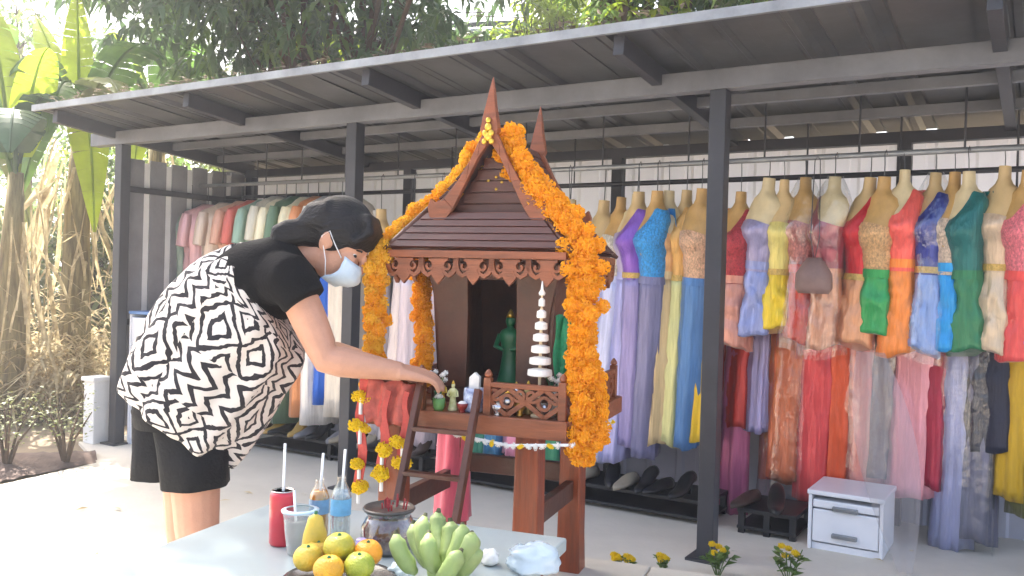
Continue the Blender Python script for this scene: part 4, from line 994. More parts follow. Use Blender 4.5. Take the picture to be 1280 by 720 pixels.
# ================================================================ the woman
pn = thing('person', 'woman in black shorts and zigzag patterned blouse bending to place an offering', 'person', (W(245, 480, 2.6).x, 2.6, 0))
PB = Vector((W(245, 480, 2.6).x, 2.6, 0))
def Q(px, py, Y): return W(px, py, Y) - PB
body = MB()
hc = Q(424, 302, 2.58); fa = R(-36); Fv = Vector((math.cos(fa), -.10, math.sin(fa))).normalized(); Lv = Vector((0, 1, 0)); Lv = (Lv - Fv*Lv.dot(Fv)).normalized(); Uv = Fv.cross(Lv)
if Uv.z < 0: Uv = -Uv
HM = Matrix((Fv, Lv, Uv)).transposed()
def hd(f, l, u): return hc + HM @ Vector((f, l, u))
body.ball(hd(-.004, 0, .022), (.092, .073, .088), 24, 16, HM); body.ball(hd(.022, 0, -.045), (.066, .056, .070), 20, 12, HM); body.ball(hd(.058, 0, -.093), (.024, .026, .02), 14, 10, HM)
body.tube([hd(.086, 0, .012), hd(.100, 0, -.016), hd(.106, 0, -.028), hd(.090, 0, -.036)], [.008, .011, .014, .010], 10)
body.ball(hd(.080, 0, -.062), (.016, .026, .014), 12, 8, HM)
for k in (-1, 1):
    body.ball(hd(.060, k*.036, -.02), (.028, .022, .024), 12, 8, HM)
    body.ball(hd(-.010, k*.071, -.015), (.020, .008, .032), 14, 10, HM); body.ball(hd(-.018, k*.079, -.008), (.012, .007, .024), 12, 8, HM)
nb = Q(362, 326, 2.60)
body.tube([hd(-.012, 0, -.055), (hd(-.03, 0, -.06) + nb)/2, nb], [.052, .05, .062], 16)
chest = Q(322, 358, 2.61); waist = Q(268, 430, 2.61); pelv = Q(236, 478, 2.61)
def oval(c, ax, r1, r2):
    ax = ax.normalized(); y = Vector((0, 1, 0)); x = y.cross(ax).normalized(); return Matrix((x, y, ax)).transposed()
for c, r in ((nb.lerp(chest, .45), (.085, .15, .10)), (chest, (.10, .145, .12)), (chest.lerp(waist, .5), (.105, .135, .12)), (waist, (.105, .135, .12)), (pelv, (.11, .14, .11))):
    body.ball(c, r, 20, 14, oval(c, nb - pelv, 1, 1))
def arm(Ys, el, wr, sg):
    sh_ = Q(362, 344, Ys)
    body.tube([nb.lerp(chest, .3), sh_, sh_.lerp(el, .25), sh_.lerp(el, .55), sh_.lerp(el, .85), el, el.lerp(wr, .2), el.lerp(wr, .45), el.lerp(wr, .75), wr], [.06, .054, .052, .050, .044, .042, .044, .039, .031, .0265], 14)
    body.ball(sh_, (.056, .05, .056), 16, 10)
el = Q(408, 449, 2.44); wr = Q(503, 465, 2.45); arm(2.46, el, wr, 1)
el2 = Q(402, 440, 2.76); wr2 = Q(492, 462, 2.68); arm(2.76, el2, wr2, -1)
def hand(wr, fwd, up, Yd, s=1.0, curl=1.0):
    fwd = fwd.normalized(); up = (up - fwd*up.dot(fwd)).normalized(); sd2 = fwd.cross(up)   # sd2: across the knuckles
    P = lambda f, s_, u: wr + fwd*f*s + sd2*s_*s + up*u*s
    for i in range(4):
        o_ = -.030 + .02*i
        body.tube([P(-.01, o_*.6, 0), P(.04, o_*.85, .002), P(.078, o_, 0)], [.018, .015, .0115], 10)
        L = (.075, .085, .08, .062)[i]; k = curl
        body.tube([P(.075, o_, 0), P(.075 + L*.42, o_*1.02, -.004*k), P(.075 + L*.70, o_*1.02, -.020*k), P(.075 + L*.84, o_*1.0, -.040*k)], [.0105, .0095, .0085, .0072], 10)
    body.tube([P(.012, -.028, -.004), P(.040, -.046, -.014), P(.068, -.05, -.026), P(.088, -.042, -.038)], [.016, .0125, .0105, .0085], 10)
hand(wr, Q(545, 472, 2.47) - wr, Vector((.12, -.25, 1)), 1, .86, 1.0)
hand(wr2, Q(530, 474, 2.62) - wr2, Vector((.12, .25, 1)), 1, .86, 1.0)
for sy, dx in ((-1, 0), (1, -14)):
    Yl = 2.61 + sy*.085; hip = Q(240 + dx*.5, 490, Yl); kn = Q(247 + dx, 682, Yl); an = Vector((kn.x - .055, kn.y, .075))
    body.tube([pelv.lerp(hip, .6), hip, hip.lerp(kn, .3), hip.lerp(kn, .62), hip.lerp(kn, .88), kn, kn.lerp(an, .15), kn.lerp(an, .36) + Vector((-.012, 0, 0)), kn.lerp(an, .7), an], [.085, .078, .072, .069, .062, .057, .055, .056, .040, .034], 16)
    body.tube([an + Vector((-.035, 0, -.03)), an + Vector((.04, 0, -.045)), an + Vector((.12, 0, -.055)), an + Vector((.165, 0, -.058))], [.036, .036, .030, .016], 12)
bo = body.build('body', M_skin, pn, smooth=True)
rm = bo.modifiers.new('remesh', 'REMESH'); rm.mode = 'VOXEL'; rm.voxel_size = .0048; rm.use_smooth_shade = True
smo = bo.modifiers.new('smooth', 'SMOOTH'); smo.factor = .5; smo.iterations = 5
# hair: a cap with a low tail
hair = MB(); hair.ball(hd(-.020, 0, .034), (.100, .086, .098), 28, 18, HM); hair.ball(hd(-.055, 0, -.005), (.058, .070, .075), 20, 12, HM)
hb = hair; random.seed(5)
for k in range(15):        # locks gathered to the nape, then over the back
    o1 = Vector((0, (k % 5 - 2)*.022, (k//5 - 1)*.012))
    hb.tube([hd(-.055, (k % 5 - 2)*.028, .045 + (k//5-1)*.02), hd(-.098, (k % 5 - 2)*.02, .008 + (k//5-1)*.018), Q(386, 291, 2.59) + o1, Q(366, 293, 2.59) + o1*1.2, Q(352, 297, 2.58) + o1*1.1, Q(346, 306, 2.57) + o1*.8], [.034, .036, .032, .028, .024, .014], 12)
bg_ = hair                  # fringe falling over the brow
for k in range(13):
    l = -.075 + .0125*k; bg_.tube([hd(.030, l*.6, .112), hd(.074, l*.85, .078), hd(.088 - abs(l)*.35, l*.95, .046), hd(.084 - abs(l)*.42, l*1.02, .024 - .004*(k % 3))], [.017, .016, .011, .006], 10)
ho = hair.build('hair', M_hair, pn, smooth=True)
for q_ in (ho,):
    r_ = q_.modifiers.new('remesh', 'REMESH'); r_.mode = 'VOXEL'; r_.voxel_size = .006; r_.use_smooth_shade = True
    r_ = q_.modifiers.new('smooth', 'SMOOTH'); r_.factor = .6; r_.iterations = 9
for k in (-1, 1):
    e = MB().ball(hd(.069, k*.034, -.002), (.0095, .0125, .0075), 12, 8, HM).build('eye', mat('eye_white', 'e8e4de', .2, .02, 5), pn, smooth=True)
    MB().ball(hd(.0735, k*.0375, -.003), (.0062, .0095, .0062), 10, 8, HM).build('iris', M_black, e, smooth=True)
    MB().tube([hd(.078, k*.018, .016), hd(.080, k*.032, .020), hd(.070, k*.048, .015)], [.003, .0035, .002], 6).build('eyebrow', M_hair, pn, smooth=True)
# surgical mask with pleats and ear loop
mk = MB(); rg = []
for i in range(9):
    t_ = i/8; u = -.022 - .088*t_; row = []
    for k in range(17):
        l = -1 + 2*k/16; w_ = .060 + .004*math.sin(PI*t_); bulge = .105 + .018*math.sin(PI*min(1, t_*1.15)) - .028*sm(.6, 1, t_) + .0022*math.sin(t_*18)
        f = bulge*math.cos(l*1.05)**.8 if abs(l) < .999 else bulge*math.cos(1.05)**.8
        row.append(hd(f - .004, w_*math.sin(l*1.25)/math.sin(1.25)*1.02, u + .004*abs(l)))
    rg.append(row)
mo = mk.loft(rg, closed=False).build('face_mask', mat('surgical_mask', 'c4d6e4', .8, .06, 30, .1, 80), pn, smooth=True); mo.modifiers.new('th', 'SOLIDIFY').thickness = .003
for k in (-1, 1):
    MB().tube([hd(.052, k*.061, -.028), hd(.02, k*.069, -.01), hd(-.016, k*.085, .015), hd(-.026, k*.084, -.01), hd(.02, k*.066, -.06), hd(.048, k*.061, -.10)], .0016, 6).build('ear_loop', M_plas, mo, smooth=True)
# clothes
def ring(b, f, Yc, hy, n=44, sup=.85):
    b, f = Q(b[0], b[1], Yc), Q(f[0], f[1], Yc); c = (b + f)/2; h = (f - b)/2; r = []
    for k in range(n):
        th = 2*PI*k/n; co, si = math.cos(th), math.sin(th)
        r.append(c + h*(math.copysign(abs(co)**sup, co)) + Vector((0, hy*math.copysign(abs(si)**sup, si), 0)))
    return r
ts = MB().loft([ring((272, 322), (340, 412), 2.61, .165), ring((300, 305), (358, 398), 2.61, .180), ring((322, 300), (376, 380), 2.61, .180), ring((342, 296), (392, 362), 2.605, .150), ring((356, 293), (398, 348), 2.60, .105), ring((364, 293), (402, 340), 2.60, .078)])
for Ys, e in ((2.455, el), (2.765, el2)):
    s0 = Q(325, 345, Ys + (.09 if Ys < 2.6 else -.09)); s1 = Q(364, 350, Ys - .01); s2 = Q(381, 377, Ys - .02)
    ts.tube([s0, s0.lerp(s1, .5), s1, s1.lerp(s2, .5), s2], [.08, .08, .074, .067, .064], 22)
tso = ts.build('tshirt', M_blackcloth, pn, smooth=True)
r_ = tso.modifiers.new('remesh', 'REMESH'); r_.mode = 'VOXEL'; r_.voxel_size = .006; r_.use_smooth_shade = True
r_ = tso.modifiers.new('smooth', 'SMOOTH'); r_.factor = .5; r_.iterations = 12
# patterned blouse: loose, flaring towards a dipping hem
M_pat = bpy.data.materials.new('zigzag_print'); M_pat.use_nodes = True
def patmat():
    nt = M_pat.node_tree; N = nt.nodes; L = nt.links; b = N['Principled BSDF']; b.inputs['Roughness'].default_value = .8; b.inputs['Sheen Weight'].default_value = .15
    uv = N.new('ShaderNodeUVMap'); nz = N.new('ShaderNodeTexNoise'); nz.inputs['Scale'].default_value = 9; nz.inputs['Detail'].default_value = 3; L.new(uv.outputs[0], nz.inputs['Vector'])
    vm = N.new('ShaderNodeVectorMath'); vm.operation = 'MULTIPLY_ADD'; L.new(nz.outputs['Color'], vm.inputs[0]); vm.inputs[1].default_value = (.05, .05, 0); L.new(uv.outputs[0], vm.inputs[2])
    sp = N.new('ShaderNodeSeparateXYZ'); L.new(vm.outputs[0], sp.inputs[0])
    def mt(op, a, b_=None, c=None):
        n_ = N.new('ShaderNodeMath'); n_.operation = op
        for i, x in enumerate((a, b_, c)):
            if x is None: continue
            if isinstance(x, (int, float)): n_.inputs[i].default_value = x
            else: L.new(x, n_.inputs[i])
        return n_.outputs[0]
    u, v = sp.outputs[0], sp.outputs[1]
    Ux = mt('MULTIPLY', u, 11.0); Vy = mt('MULTIPLY', v, 3.6)
    fu = mt('ABSOLUTE', mt('SUBTRACT', mt('FRACT', Ux), .5)); fv = mt('ABSOLUTE', mt('SUBTRACT', mt('FRACT', Vy), .5))
    dia = mt('ADD', fu, fv); s1 = mt('GREATER_THAN', mt('FRACT', mt('MULTIPLY', dia, 3.7)), .60)
    zz = mt('ADD', mt('MULTIPLY', Ux, 2.4), mt('MULTIPLY', mt('PINGPONG', mt('MULTIPLY', Vy, 2.6), .5), 1.7)); s2 = mt('GREATER_THAN', mt('FRACT', zz), .63)
    sel = mt('GREATER_THAN', mt('FRACT', mt('ADD', mt('MULTIPLY', Vy, .5), mt('MULTIPLY', mt('FLOOR', mt('MULTIPLY', Ux, .5)), .5))), .42)
    val = mt('ADD', mt('MULTIPLY', s1, sel), mt('MULTIPLY', s2, mt('SUBTRACT', 1.0, sel)))
    mx = N.new('ShaderNodeMix'); mx.data_type = 'RGBA'; L.new(val, mx.inputs['Factor']); mx.inputs['A'].default_value = srgb('d8d0c8') + (1,); mx.inputs['B'].default_value = srgb('1d1a20') + (1,)
    L.new(mx.outputs['Result'], b.inputs['Base Color'])
patmat()
RB = [((x0 + 14*i/9, y0), f_, h_) for i, ((x0, y0), f_, h_) in enumerate([((300, 304), (352, 396), .182), ((283, 309), (368, 418), .192), ((262, 317), (378, 436), .200), ((240, 330), (376, 458), .208), ((216, 352), (364, 480), .216), ((197, 378), (348, 504), .222), ((181, 406), (332, 530), .228), ((167, 434), (316, 552), .234), ((157, 458), (303, 568), .240), ((150, 480), (292, 580), .244)])]
bl_ = MB(); bl_.uv = []; rgs = []; nN = 72
for i, (b, f, hy) in enumerate(RB):
    r = ring(b, f, 2.615, hy*(.93 - .05*i/9), nN, .9); t_ = i/(len(RB)-1)
    for k in range(nN):
        th = 2*PI*k/nN; fold = (.004 + .009*t_)*(math.sin(4.5*th + 1.3 + 1.1*t_)**2*2 - 1.1) + (.004 + .006*t_)*math.sin(17*th + 2 + 3*t_) + .007*math.sin(PI*min(1, t_*1.3))*math.sin(11*th + 9*t_) + .012*noise.noise(Vector((math.cos(th)*2.2, math.sin(th)*2.2, t_*3)))
        c = sum(r, Vector())/nN; d = (r[k] - c).normalized(); r[k] = r[k] + d*fold + Vector((0, 0, .030*t_**2*max(0, -math.sin(th))))
        bl_.uv.append((k/nN, t_))
    rgs.append(r)
bl_.loft(rgs, False, False); blo = bl_.build('patterned_blouse', M_pat, pn, smooth=True); blo.modifiers.new('th', 'SOLIDIFY').thickness = .004
sb = blo.modifiers.new('sub', 'SUBSURF'); sb.levels = 1; sb.render_levels = 1
# shorts
so_ = MB()
def sring(cx, cy, hw, Yc, hy, n=32, tilt=0, ph=0, am=.0):
    c = Q(cx, cy, Yc); sx = hw*.00236; return [c + Vector((sx*math.cos(a)*(1 + am*math.cos(6*a + ph)), hy*math.sin(a)*(1 + am*math.cos(6*a + ph)), tilt*math.cos(a))) for a in [2*PI*k/n for k in range(n)]]
so_.loft([sring(240, 455, 40, 2.61, .13, tilt=.03), sring(232, 480, 50, 2.61, .148, tilt=.02), sring(226, 510, 54, 2.61, .165), sring(226, 528, 50, 2.61, .165)])
for Yl, cx, hx, hy_ in ((2.535, 238, 245, 606), (2.70, 212, 205, 594)):
    rows = [sring(cx - 2, 490, 44, Yl, .078), sring(cx, 520, 46, Yl, .088, am=.01), sring((cx+hx)/2, 562, 42, Yl, .095, ph=1, am=.03), sring(hx, hy_, 38, Yl, .10, ph=2, am=.045, tilt=.004)]
    so_.loft(rows, True, False)
sho = so_.build('shorts', M_shorts, pn, smooth=True); sho.modifiers.new('th', 'SOLIDIFY').thickness = .003
# small offering held in the fingers
o = thing('offering_cup', 'little green offering cup held in the fingertips over the deck', 'offering', at_deck(548, -.305))
MB().lathe([(.012, 0), (.016, .01), (.018, .036), (.016, .036), (.014, .012)], 16).build('cup', mat('leaf_green_cup', '5f8f4a', .5, .2, 30), o, smooth=True)
inst(WPOM, 'blossom', o, Matrix.Translation((0, 0, .04)) @ Matrix.Diagonal((.013, .013, .010, 1)))
HAZE = 0.009
# ================================================================ vegetation
def leafmat(n, c, tr=.45, c2=None, rough=.45): return mat(n, c, rough, .25, 3.0, .15, 20, transl=tr, var2=c2)
L_dark = leafmat('leaf_dark', '56704a', .42); L_mid = leafmat('leaf_mid', '6c8848', .45); L_lime = leafmat('leaf_lime', '93a838', .5); L_olive = leafmat('leaf_olive', '7c8450', .42)
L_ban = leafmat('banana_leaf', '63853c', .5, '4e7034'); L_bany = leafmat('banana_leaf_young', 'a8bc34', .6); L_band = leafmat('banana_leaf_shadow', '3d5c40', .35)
L_dry = mat('dry_leaf', 'cdbf9a', .9, .3, 8, .4, 30, transl=.4, var2='a8926c'); M_bark = mat('bark', '5a4a3c', .9, .35, 8, .8, 25, stretch=(3, 3, .6)); M_pseudo = mat('banana_stem', '8a7f58', .8, .35, 7, .4, 20, stretch=(4, 4, .5), var2='6a5a3c')
def banana_leaf(t, base, tip, arch, width, mt, name='leaf', torn=.25, roll=0.0, side=None):
    base, tip = Vector(base), Vector(tip); n = 22; m = MB(); d = tip - base
    s0 = side or d.cross(Vector((0, 0, 1)))
    s0 = s0.normalized() if s0.length > .02 else Vector((1, 0, 0))
    sp = [base + d*(i/n) + Vector((0, 0, arch*4*(i/n)*(1 - i/n))) for i in range(n+1)]
    m.tube(sp, [.018*(1 - .8*i/n) + .003 for i in range(n+1)], 6)
    for sg in (-1, 1):
        gap = 0
        for i in range(n):
            t0, t1 = i/n, (i+1)/n
            if t0 < .10: continue
            def w_(t_): return width*.5*max(.02, math.sin(PI*min(1, (t_-.09)/.91)**.75))**.7
            tg = (sp[i+1]-sp[i]).normalized(); nr = s0.cross(tg).normalized()
            if random.random() < torn: gap = random.uniform(.1, .5)
            dr = -.35*gap + random.uniform(-.06, .06); back = tg*(-.08)
            def P(p, t_, e, sh): return p + s0*sg*(w_(t_)*e) + nr*((.16*e - .30*e*e + roll*e)*w_(t_)) + Vector((0, 0, dr*e*e*w_(t_))) + tg*(sh*e*w_(t_))
            sh0 = .18; sh1 = .18 - (.05 if random.random() < torn else 0)
            pts = [P(sp[i], t0, 0, 0), P(sp[i], t0, .5, sh0), P(sp[i], t0, 1, sh0), P(sp[i+1], t1, 1, sh1), P(sp[i+1], t1, .5, sh1), P(sp[i+1], t1, 0, 0)]
            m.add(pts, [(0, 1, 4, 5), (1, 2, 3, 4)])
            gap *= .6
    return m.build(name, mt, t, smooth=True)
def dry_strip(t, top, L, w_, lean, mt=None):
    m = MB(); n = 9; rows = []; ph = random.uniform(0, 6)
    for i in range(n+1):
        f = i/n; c = Vector(top) + Vector((lean[0]*f + .05*math.sin(3*f + ph), lean[1]*f + .04*math.cos(2.3*f + ph), -L*f)); ww = w_*(.4 + .8*math.sin(PI*min(1, f*.85 + .1)))
        an = ph + 1.8*f; rows.append([c + Vector((math.cos(an), math.sin(an), 0))*ww*k + Vector((math.sin(an), -math.cos(an), 0))*ww*.3*abs(k) for k in (-.5, -.25, 0, .25, .5)])
    return m.loft(rows, closed=False).build('dry_leaf', mt or L_dry, t, smooth=True)
def bplant(base, h, label, leaves, dry=0, rad=.11, seed=0):
    random.seed(seed); base = Vector(base); t = thing('banana_plant', label, 'banana plant', base, 0, 'banana plants beside the shed')
    m = MB(); m.tube([(0, 0, -.05), (.02, 0, h*.3), (.0, .03, h*.7), (.02, .02, h)], [rad*1.2, rad, rad*.8, rad*.5], 14); m.build('stem', M_pseudo, t, smooth=True)
    for px, py, Y, arch, wd, mt in leaves:
        tip = W(px, py, Y) - base; banana_leaf(t, (.02, .02, h - .15 + random.uniform(-.1, .1)), tip, arch, wd, mt)
    for k in range(dry*2):
        a = random.uniform(0, 6.3); r = random.uniform(.08, .22)
        dry_strip(t, (r*math.cos(a), r*math.sin(a), h - random.uniform(.1, .7)), random.uniform(.5, 1.7), random.uniform(.015, .055), (math.cos(a)*random.uniform(.05, .5), math.sin(a)*random.uniform(.05, .5)))
    return t
def gp(px, Y): p = W(px, 360, Y); return (p.x, p.y, -.02)
bplant(gp(92, 7.9), 2.5, 'banana plant with bright furled leaf and drooping dry leaves beside the shed', [(96, -12, 7.8, .05, .30, L_bany), (205, 75, 7.5, .45, .50, L_ban), (10, 95, 7.4, .40, .48, L_ban), (60, 165, 7.0, .5, .42, L_ban), (45, 20, 8.4, .1, .32, L_bany), (150, 120, 7.0, .35, .4, L_olive), (118, 290, 7.3, .5, .34, L_bany), (25, 250, 7.2, .55, .35, L_ban)], 16, .13, 1)
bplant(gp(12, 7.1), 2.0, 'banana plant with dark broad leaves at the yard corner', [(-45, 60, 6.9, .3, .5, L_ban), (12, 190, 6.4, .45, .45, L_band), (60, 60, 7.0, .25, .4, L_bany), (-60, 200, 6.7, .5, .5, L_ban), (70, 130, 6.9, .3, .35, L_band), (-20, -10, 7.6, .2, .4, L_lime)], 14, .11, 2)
bplant(gp(190, 9.4), 2.9, 'banana plant with pale arching leaves behind the end wall', [(260, 60, 9.2, .4, .5, L_ban), (130, 45, 9.2, .35, .5, L_lime), (215, -30, 9.6, .2, .45, L_ban), (120, 140, 8.9, .5, .45, L_ban), (300, 130, 9.0, .5, .45, L_ban), (165, 230, 8.8, .6, .4, L_bany)], 9, .12, 3)
bplant(gp(385, 10.2), 3.0, 'banana plant with glowing yellow leaves showing above the roof edge', [(372, 52, 9.9, .15, .35, L_bany), (455, 45, 9.8, .25, .36, L_bany), (420, 30, 10.6, .2, .34, L_bany), (330, 60, 9.8, .4, .42, L_lime), (440, 110, 9.6, .4, .4, L_ban)], 2, .12, 4)
bplant(gp(-60, 8.6), 2.6, 'banana plant with long green leaves partly beyond the yard', [(15, 30, 8.3, .35, .5, L_ban), (-20, 120, 8.2, .45, .5, L_ban), (40, 300, 8.0, .7, .4, L_olive), (-90, 20, 8.6, .3, .5, L_ban)], 12, .12, 5)
# leafy trees
def leaves(m, pos, L, wd, dirn, droop):
    d = dirn.normalized(); s_ = d.cross(Vector((random.uniform(-.4, .4), random.uniform(-.4, .4), 1))).normalized(); n_ = s_.cross(d)
    a = pos; b = pos + d*L*.45 + n_*L*.06; c = pos + d*L + Vector((0, 0, -droop*L))
    m.add([a, b + s_*wd*.5, c, b - s_*wd*.5, b], [(0, 1, 4), (1, 2, 4), (2, 3, 4), (3, 0, 4)])
def tree(base, h, trunk_r, blobs, nl, L, mt, label, seed, droop=.5, wratio=.28, lean=(0, 0), group='trees behind the shed', mt2=None):
    random.seed(seed); base = Vector(base); t = thing('leafy_tree', label, 'tree', base, 0, group)
    m = MB(); top = Vector((lean[0], lean[1], h*.62))
    m.tube([(0, 0, -.1), (lean[0]*.3, lean[1]*.3, h*.2), (lean[0]*.6 + .06, lean[1]*.6, h*.42), top], [trunk_r*1.25, trunk_r, trunk_r*.85, trunk_r*.6], 14); tr = m.build('trunk', M_bark, t, smooth=True)
    lm = MB()
    for (bx, by, bz, r) in blobs:
        b = Vector((bx, by, bz)); st = Vector((lean[0]*.7, lean[1]*.7, h*random.uniform(.38, .58))); lm.tube([st, st.lerp(b, .5) + Vector((0, 0, .12)), b], [trunk_r*.26, trunk_r*.14, trunk_r*.05], 8)
        for q in range(5):
            e = b + Vector((random.gauss(0, 1), random.gauss(0, 1), random.gauss(0, .7)))*r*.55; lm.tube([st.lerp(b, .6), (st.lerp(b, .75) + e)/2 + Vector((0, 0, .06)), e], [trunk_r*.07, trunk_r*.05, .005], 5)
    lm.build('limbs', M_bark, tr, smooth=True)
    c1, c2 = MB(), MB(); tot = sum(b[3]**2 for b in blobs)
    for (bx, by, bz, r) in blobs:
        k = int(nl * r*r / tot / 7)
        for i in range(k):       # sprigs of leaves hanging from twig ends
            d = Vector((random.gauss(0, 1), random.gauss(0, 1), random.gauss(0, 1))).normalized(); rad = r*random.random()**.42
            p = Vector((bx, by, bz)) + Vector((d.x, d.y, d.z*.78))*rad*(1 + .25*noise.noise(d*2 + Vector((bx, by, bz))))
            cc = c2 if (mt2 and random.random() < .22) else c1
            for j in range(7):
                a = random.uniform(0, 6.28); leaves(cc, p + Vector((random.uniform(-.05, .05), random.uniform(-.05, .05), random.uniform(-.05, .05))), L*random.uniform(.7, 1.2), L*wratio, Vector((math.cos(a), math.sin(a), random.uniform(-.9, .35)*droop*2)), droop*.35)
    c1.build('crown', mt, t)
    if mt2: c2.build('crown_young_leaves', mt2, t)
    return t
def blobs(cx, cy, z0, z1, spread, n, r): return [(cx + random.uniform(-spread, spread), cy + random.uniform(-spread*.7, spread*.7), random.uniform(z0, z1), r*random.uniform(.7, 1.2)) for i in range(n)]
random.seed(31)
def over(b, pts): return [(x - b[0], y - b[1], random.uniform(6.1, 7.0), random.uniform(1.0, 1.25)) for x, y in pts]   # unseen high boughs added to shade the yard, spirit house and table
tree(gp(375, 9.6), 6.2, .12, blobs(.2, -.4, 3.5, 5.6, 1.5, 9, 1.0) + over(gp(375, 9.6), [(-2.3, 7.2), (-1.5, 5.9), (-.9, 7.0), (-1.3, 4.7), (-.5, 5.6), (-2.1, 6.1), (-2.7, 5.1), (-2.3, 4.2), (-1.9, 3.3)]), 15000, .21, L_dark, 'mango tree with long drooping dark leaves behind the middle bay', 11, .9, mt2=L_mid)
tree(gp(450, 9.2), 6.4, .12, blobs(-.3, -.2, 3.5, 5.6, 1.1, 9, .85) + over(gp(450, 9.2), [(-.2, 4.2), (.6, 5.4), (.3, 6.8), (.9, 4.0), (-.2, 3.2), (-1.1, 3.7)]), 15000, .21, L_dark, 'mango tree with dense drooping leaves left of the neighbouring roof', 12, .9, mt2=L_mid)
tree(gp(748, 8.6), 6.6, .20, blobs(1.1, -.2, 3.7, 5.9, 1.3, 10, .95) + over(gp(745, 8.6), [(1.8, 4.2), (2.0, 5.5), (1.2, 6.3), (2.9, 4.6), (1.9, 3.0), (.9, 2.8)]), 15000, .18, L_mid, 'tall tree with thick dark trunk behind the right bay', 13, .6, mt2=L_dark)
tree(gp(905, 8.0), 6.0, .14, blobs(.4, 0, 3.6, 5.6, 1.7, 9, 1.0), 5500, .18, L_mid, 'dense green tree behind the far right roof corner', 14, .6, mt2=L_lime)
tree(gp(690, 10.4), 5.4, .08, blobs(0, 0, 4.0, 5.2, .6, 6, .45), 2500, .16, L_lime, 'slender tree with fresh lime leaves above the neighbouring roof', 15, .5)
tree(gp(330, 12.8), 6.5, .16, blobs(-.2, 0, 2.4, 4.8, 1.5, 9, .9), 5000, .18, L_olive, 'pale olive tree far behind the banana plants', 16, .5, mt2=L_lime)
tree(gp(20, 13.0), 7.0, .16, blobs(-.6, 0, 2.2, 4.8, 2.0, 11, 1.1), 6000, .18, L_mid, 'big green tree far beyond the yard corner', 17, .5, mt2=L_olive)
tree(gp(120, 10.5), 3.8, .08, blobs(0, 0, 1.0, 2.6, .9, 8, .7), 4500, .15, L_mid, 'low leafy tree between the banana plants', 18, .5, mt2=L_lime)
# dry thicket and litter
def stuff_leaves(name, label, n, fn, L, mt, wr=.3, droop=.3, up=(-.5, .5), cat=None):
    m = MB()
    for i in range(n):
        p = fn(); a = random.uniform(0, 6.28); leaves(m, p, L*random.uniform(.5, 1.4), L*wr, Vector((math.cos(a), math.sin(a), random.uniform(*up))), droop)
    o = m.build(name, mt); tag(o, label, cat or 'foliage', None, 'stuff'); return o
random.seed(40)
def fn1():
    px = random.uniform(-120, 150); Y = random.uniform(6.9, 8.8); p = W(px, 360, Y); return Vector((p.x, p.y, abs(random.gauss(0, .28)) * (1 if random.random() < .8 else 2.0)))
stuff_leaves('dry_leaf_litter', 'heap of dry brown banana leaves covering the ground beside the shed', 5200, fn1, .36, L_dry, .07, .3, (-.5, .7), 'leaf litter')
def fn2():
    px = random.uniform(-140, 160); Y = random.uniform(9.2, 11.5); p = W(px, 360, Y); return Vector((p.x, p.y, random.uniform(0, 1.9)))
stuff_leaves('undergrowth', 'tangle of yellow green undergrowth behind the dry leaves', 4200, fn2, .2, L_olive, .35, .3, (-.7, .5), 'undergrowth')
def fn5():
    p = Vector((random.uniform(-3.2, 2.6), random.uniform(2.2, 5.4), .006 + .006*random.random())); return p
stuff_leaves('fallen_leaves', 'few dry leaves scattered over the concrete yard', 60, fn5, .06, L_dry, .35, .02, (-.02, .12), 'leaf litter')
def fn3():
    a = random.uniform(-1.25, 1.1); Y = random.uniform(15, 20); return Vector((math.sin(a)*Y*1.2, math.cos(a)*Y + 2, random.uniform(0, 4.2)*(1 - .3*random.random())))
stuff_leaves('far_thicket', 'far green thicket closing the view behind the trees', 9000, fn3, .42, L_mid, .4, .3, (-.7, .5), 'thicket')
def fn4():
    u = random.uniform(-.15, 6.4); v = -.53 + abs(random.gauss(0, .10)); return S(u, v, rz(v) + .035 + abs(random.gauss(0, .012)))
stuff_leaves('roof_leaf_litter', 'fallen leaves and twigs lying along the roof edge', 520, fn4, .07, mat('grey_dry_leaf', '7d7566', .9, .4, 20, transl=.2), .3, .1, (-.05, .35), 'leaf litter')
# yard shrubs
def shrub(base, h, label, seed, n=230, c=None):
    random.seed(seed); t = thing('small_shrub', label, 'shrub', base, 0, 'shrubs in the planting bed'); m = MB(); lf = MB()
    for i in range(9):
        a = i*.7 + random.uniform(-.2, .2); e = Vector((math.cos(a)*h*.38*random.uniform(.5, 1.1), math.sin(a)*h*.38*random.uniform(.5, 1.1), h*random.uniform(.7, 1.0)))
        m.tube([(0, 0, -.02), e*.35 + Vector((0, 0, h*.12)), e], [.012, .008, .003], 6)
        for j in range(n//9):
            f = random.uniform(.4, 1.05); p = e*f + Vector((random.gauss(0, .03), random.gauss(0, .03), random.gauss(0, .03))); a2 = random.uniform(0, 6.3); leaves(lf, p, .035, .018, Vector((math.cos(a2), math.sin(a2), .4)), .1)
    m.build('stems', M_bark, t, smooth=True); lf.build('foliage', c or L_olive, t)
shrub(G(82, 582, -.01), .44, 'sparse yellowish shrub in the dark soil bed near the pillar', 1)
shrub(G(8, 588, -.01), .46, 'sparse yellowish shrub at the outer end of the soil bed', 2)
shrub(G(-70, 590, -.01), .42, 'sparse shrub past the end of the soil bed', 3)
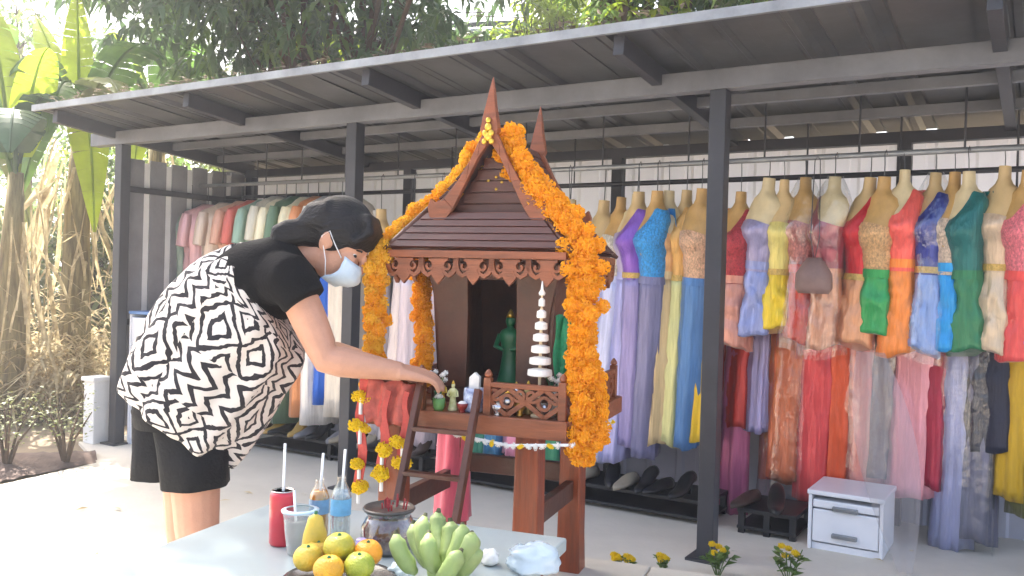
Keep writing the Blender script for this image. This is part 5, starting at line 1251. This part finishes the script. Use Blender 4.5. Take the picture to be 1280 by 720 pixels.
def sprig(px, py, h, label, seed, zz=0.0, fl=True, y=None):
    random.seed(seed); p = G(px, py, zz); t = thing('flowering_sprig', label, 'plant', p, 0, 'small yellow flowered plants by the plinth'); m = MB(); lf = MB()
    for i in range(6):
        a = i*1.05; e = Vector((math.cos(a)*h*.4, math.sin(a)*h*.4, h*random.uniform(.6, 1))); m.tube([(0, 0, -.01), e*.5, e], .0025, 5)
        for j in range(7): a2 = random.uniform(0, 6.3); leaves(lf, e*random.uniform(.3, 1), h*.42, h*.2, Vector((math.cos(a2), math.sin(a2), .5)), .2)
    m.build('stems', L_mid, t); lf.build('leaves', L_mid, t)
    for k in range(5 if fl else 0):
        a = k*1.3; inst(YPOM[k % 2], 'flower', t, Matrix.Translation((math.cos(a)*h*.22, math.sin(a)*h*.22, h*(.85 + .1*(k % 3)))) @ Matrix.Diagonal((.016, .016, .013, 1)))
sprig(897, 722, .13, 'yellow flowered plant at the foot of the right shed post', 1)
sprig(985, 728, .14, 'yellow flowered plant on the floor before the drawer cabinet', 2)
sprig(770, 712, .06, 'smallest yellow sprig close to the spirit house leg', 3)
sprig(786, 714, .06, 'tiny yellow sprig between two other sprigs', 4)
sprig(828, 716, .07, 'single yellow sprig midway between house leg and shed post', 5)
# neighbouring house seen through the trees
nbh = thing('neighbour_house', 'grey walled neighbouring house with dark eaves behind the trees', 'house', gp(650, 12.2), R(-14))
MB().box((0, 2.0, 2.27), (6.0, 4.0, 4.54)).build('wall', mat('grey_render', '9b9a98', .8, .12, 4, .1, 20), nbh)
MB().prism([(-3.3, -.6, 4.56), (3.3, -.6, 4.56), (3.3, 4.6, 4.9), (-3.3, 4.6, 4.9)], (0, 0, 1), .10).build('roof', M_steel, nbh)
MB().box((0, -.63, 4.55), (6.6, .06, .2)).build('fascia', M_steel, nbh)
MB().tube([(-3.3, -.71, 4.52), (3.3, -.71, 4.48)], .06, 10).build('gutter', M_galv, nbh, smooth=True)

# haze volume added to lift the blacks like glare
hz = MB().box((0, 0, 0), (208, 218, 10.0)).build('haze', None, None, loc=(0, 45, 3.8)); hz['kind'] = 'stuff'; hz['label'] = 'added glare haze over the whole yard'; hz['category'] = 'haze'
hm = bpy.data.materials.new('haze_air'); hm.use_nodes = True; hn = hm.node_tree.nodes; hn.remove(hn['Principled BSDF'])
pv = hn.new('ShaderNodeVolumePrincipled'); pv.inputs['Color'].default_value = (.95, .96, .97, 1); pv.inputs['Density'].default_value = HAZE; pv.inputs['Anisotropy'].default_value = .3
hm.node_tree.links.new(pv.outputs[0], hn['Material Output'].inputs['Volume']); hz.data.materials.append(hm)
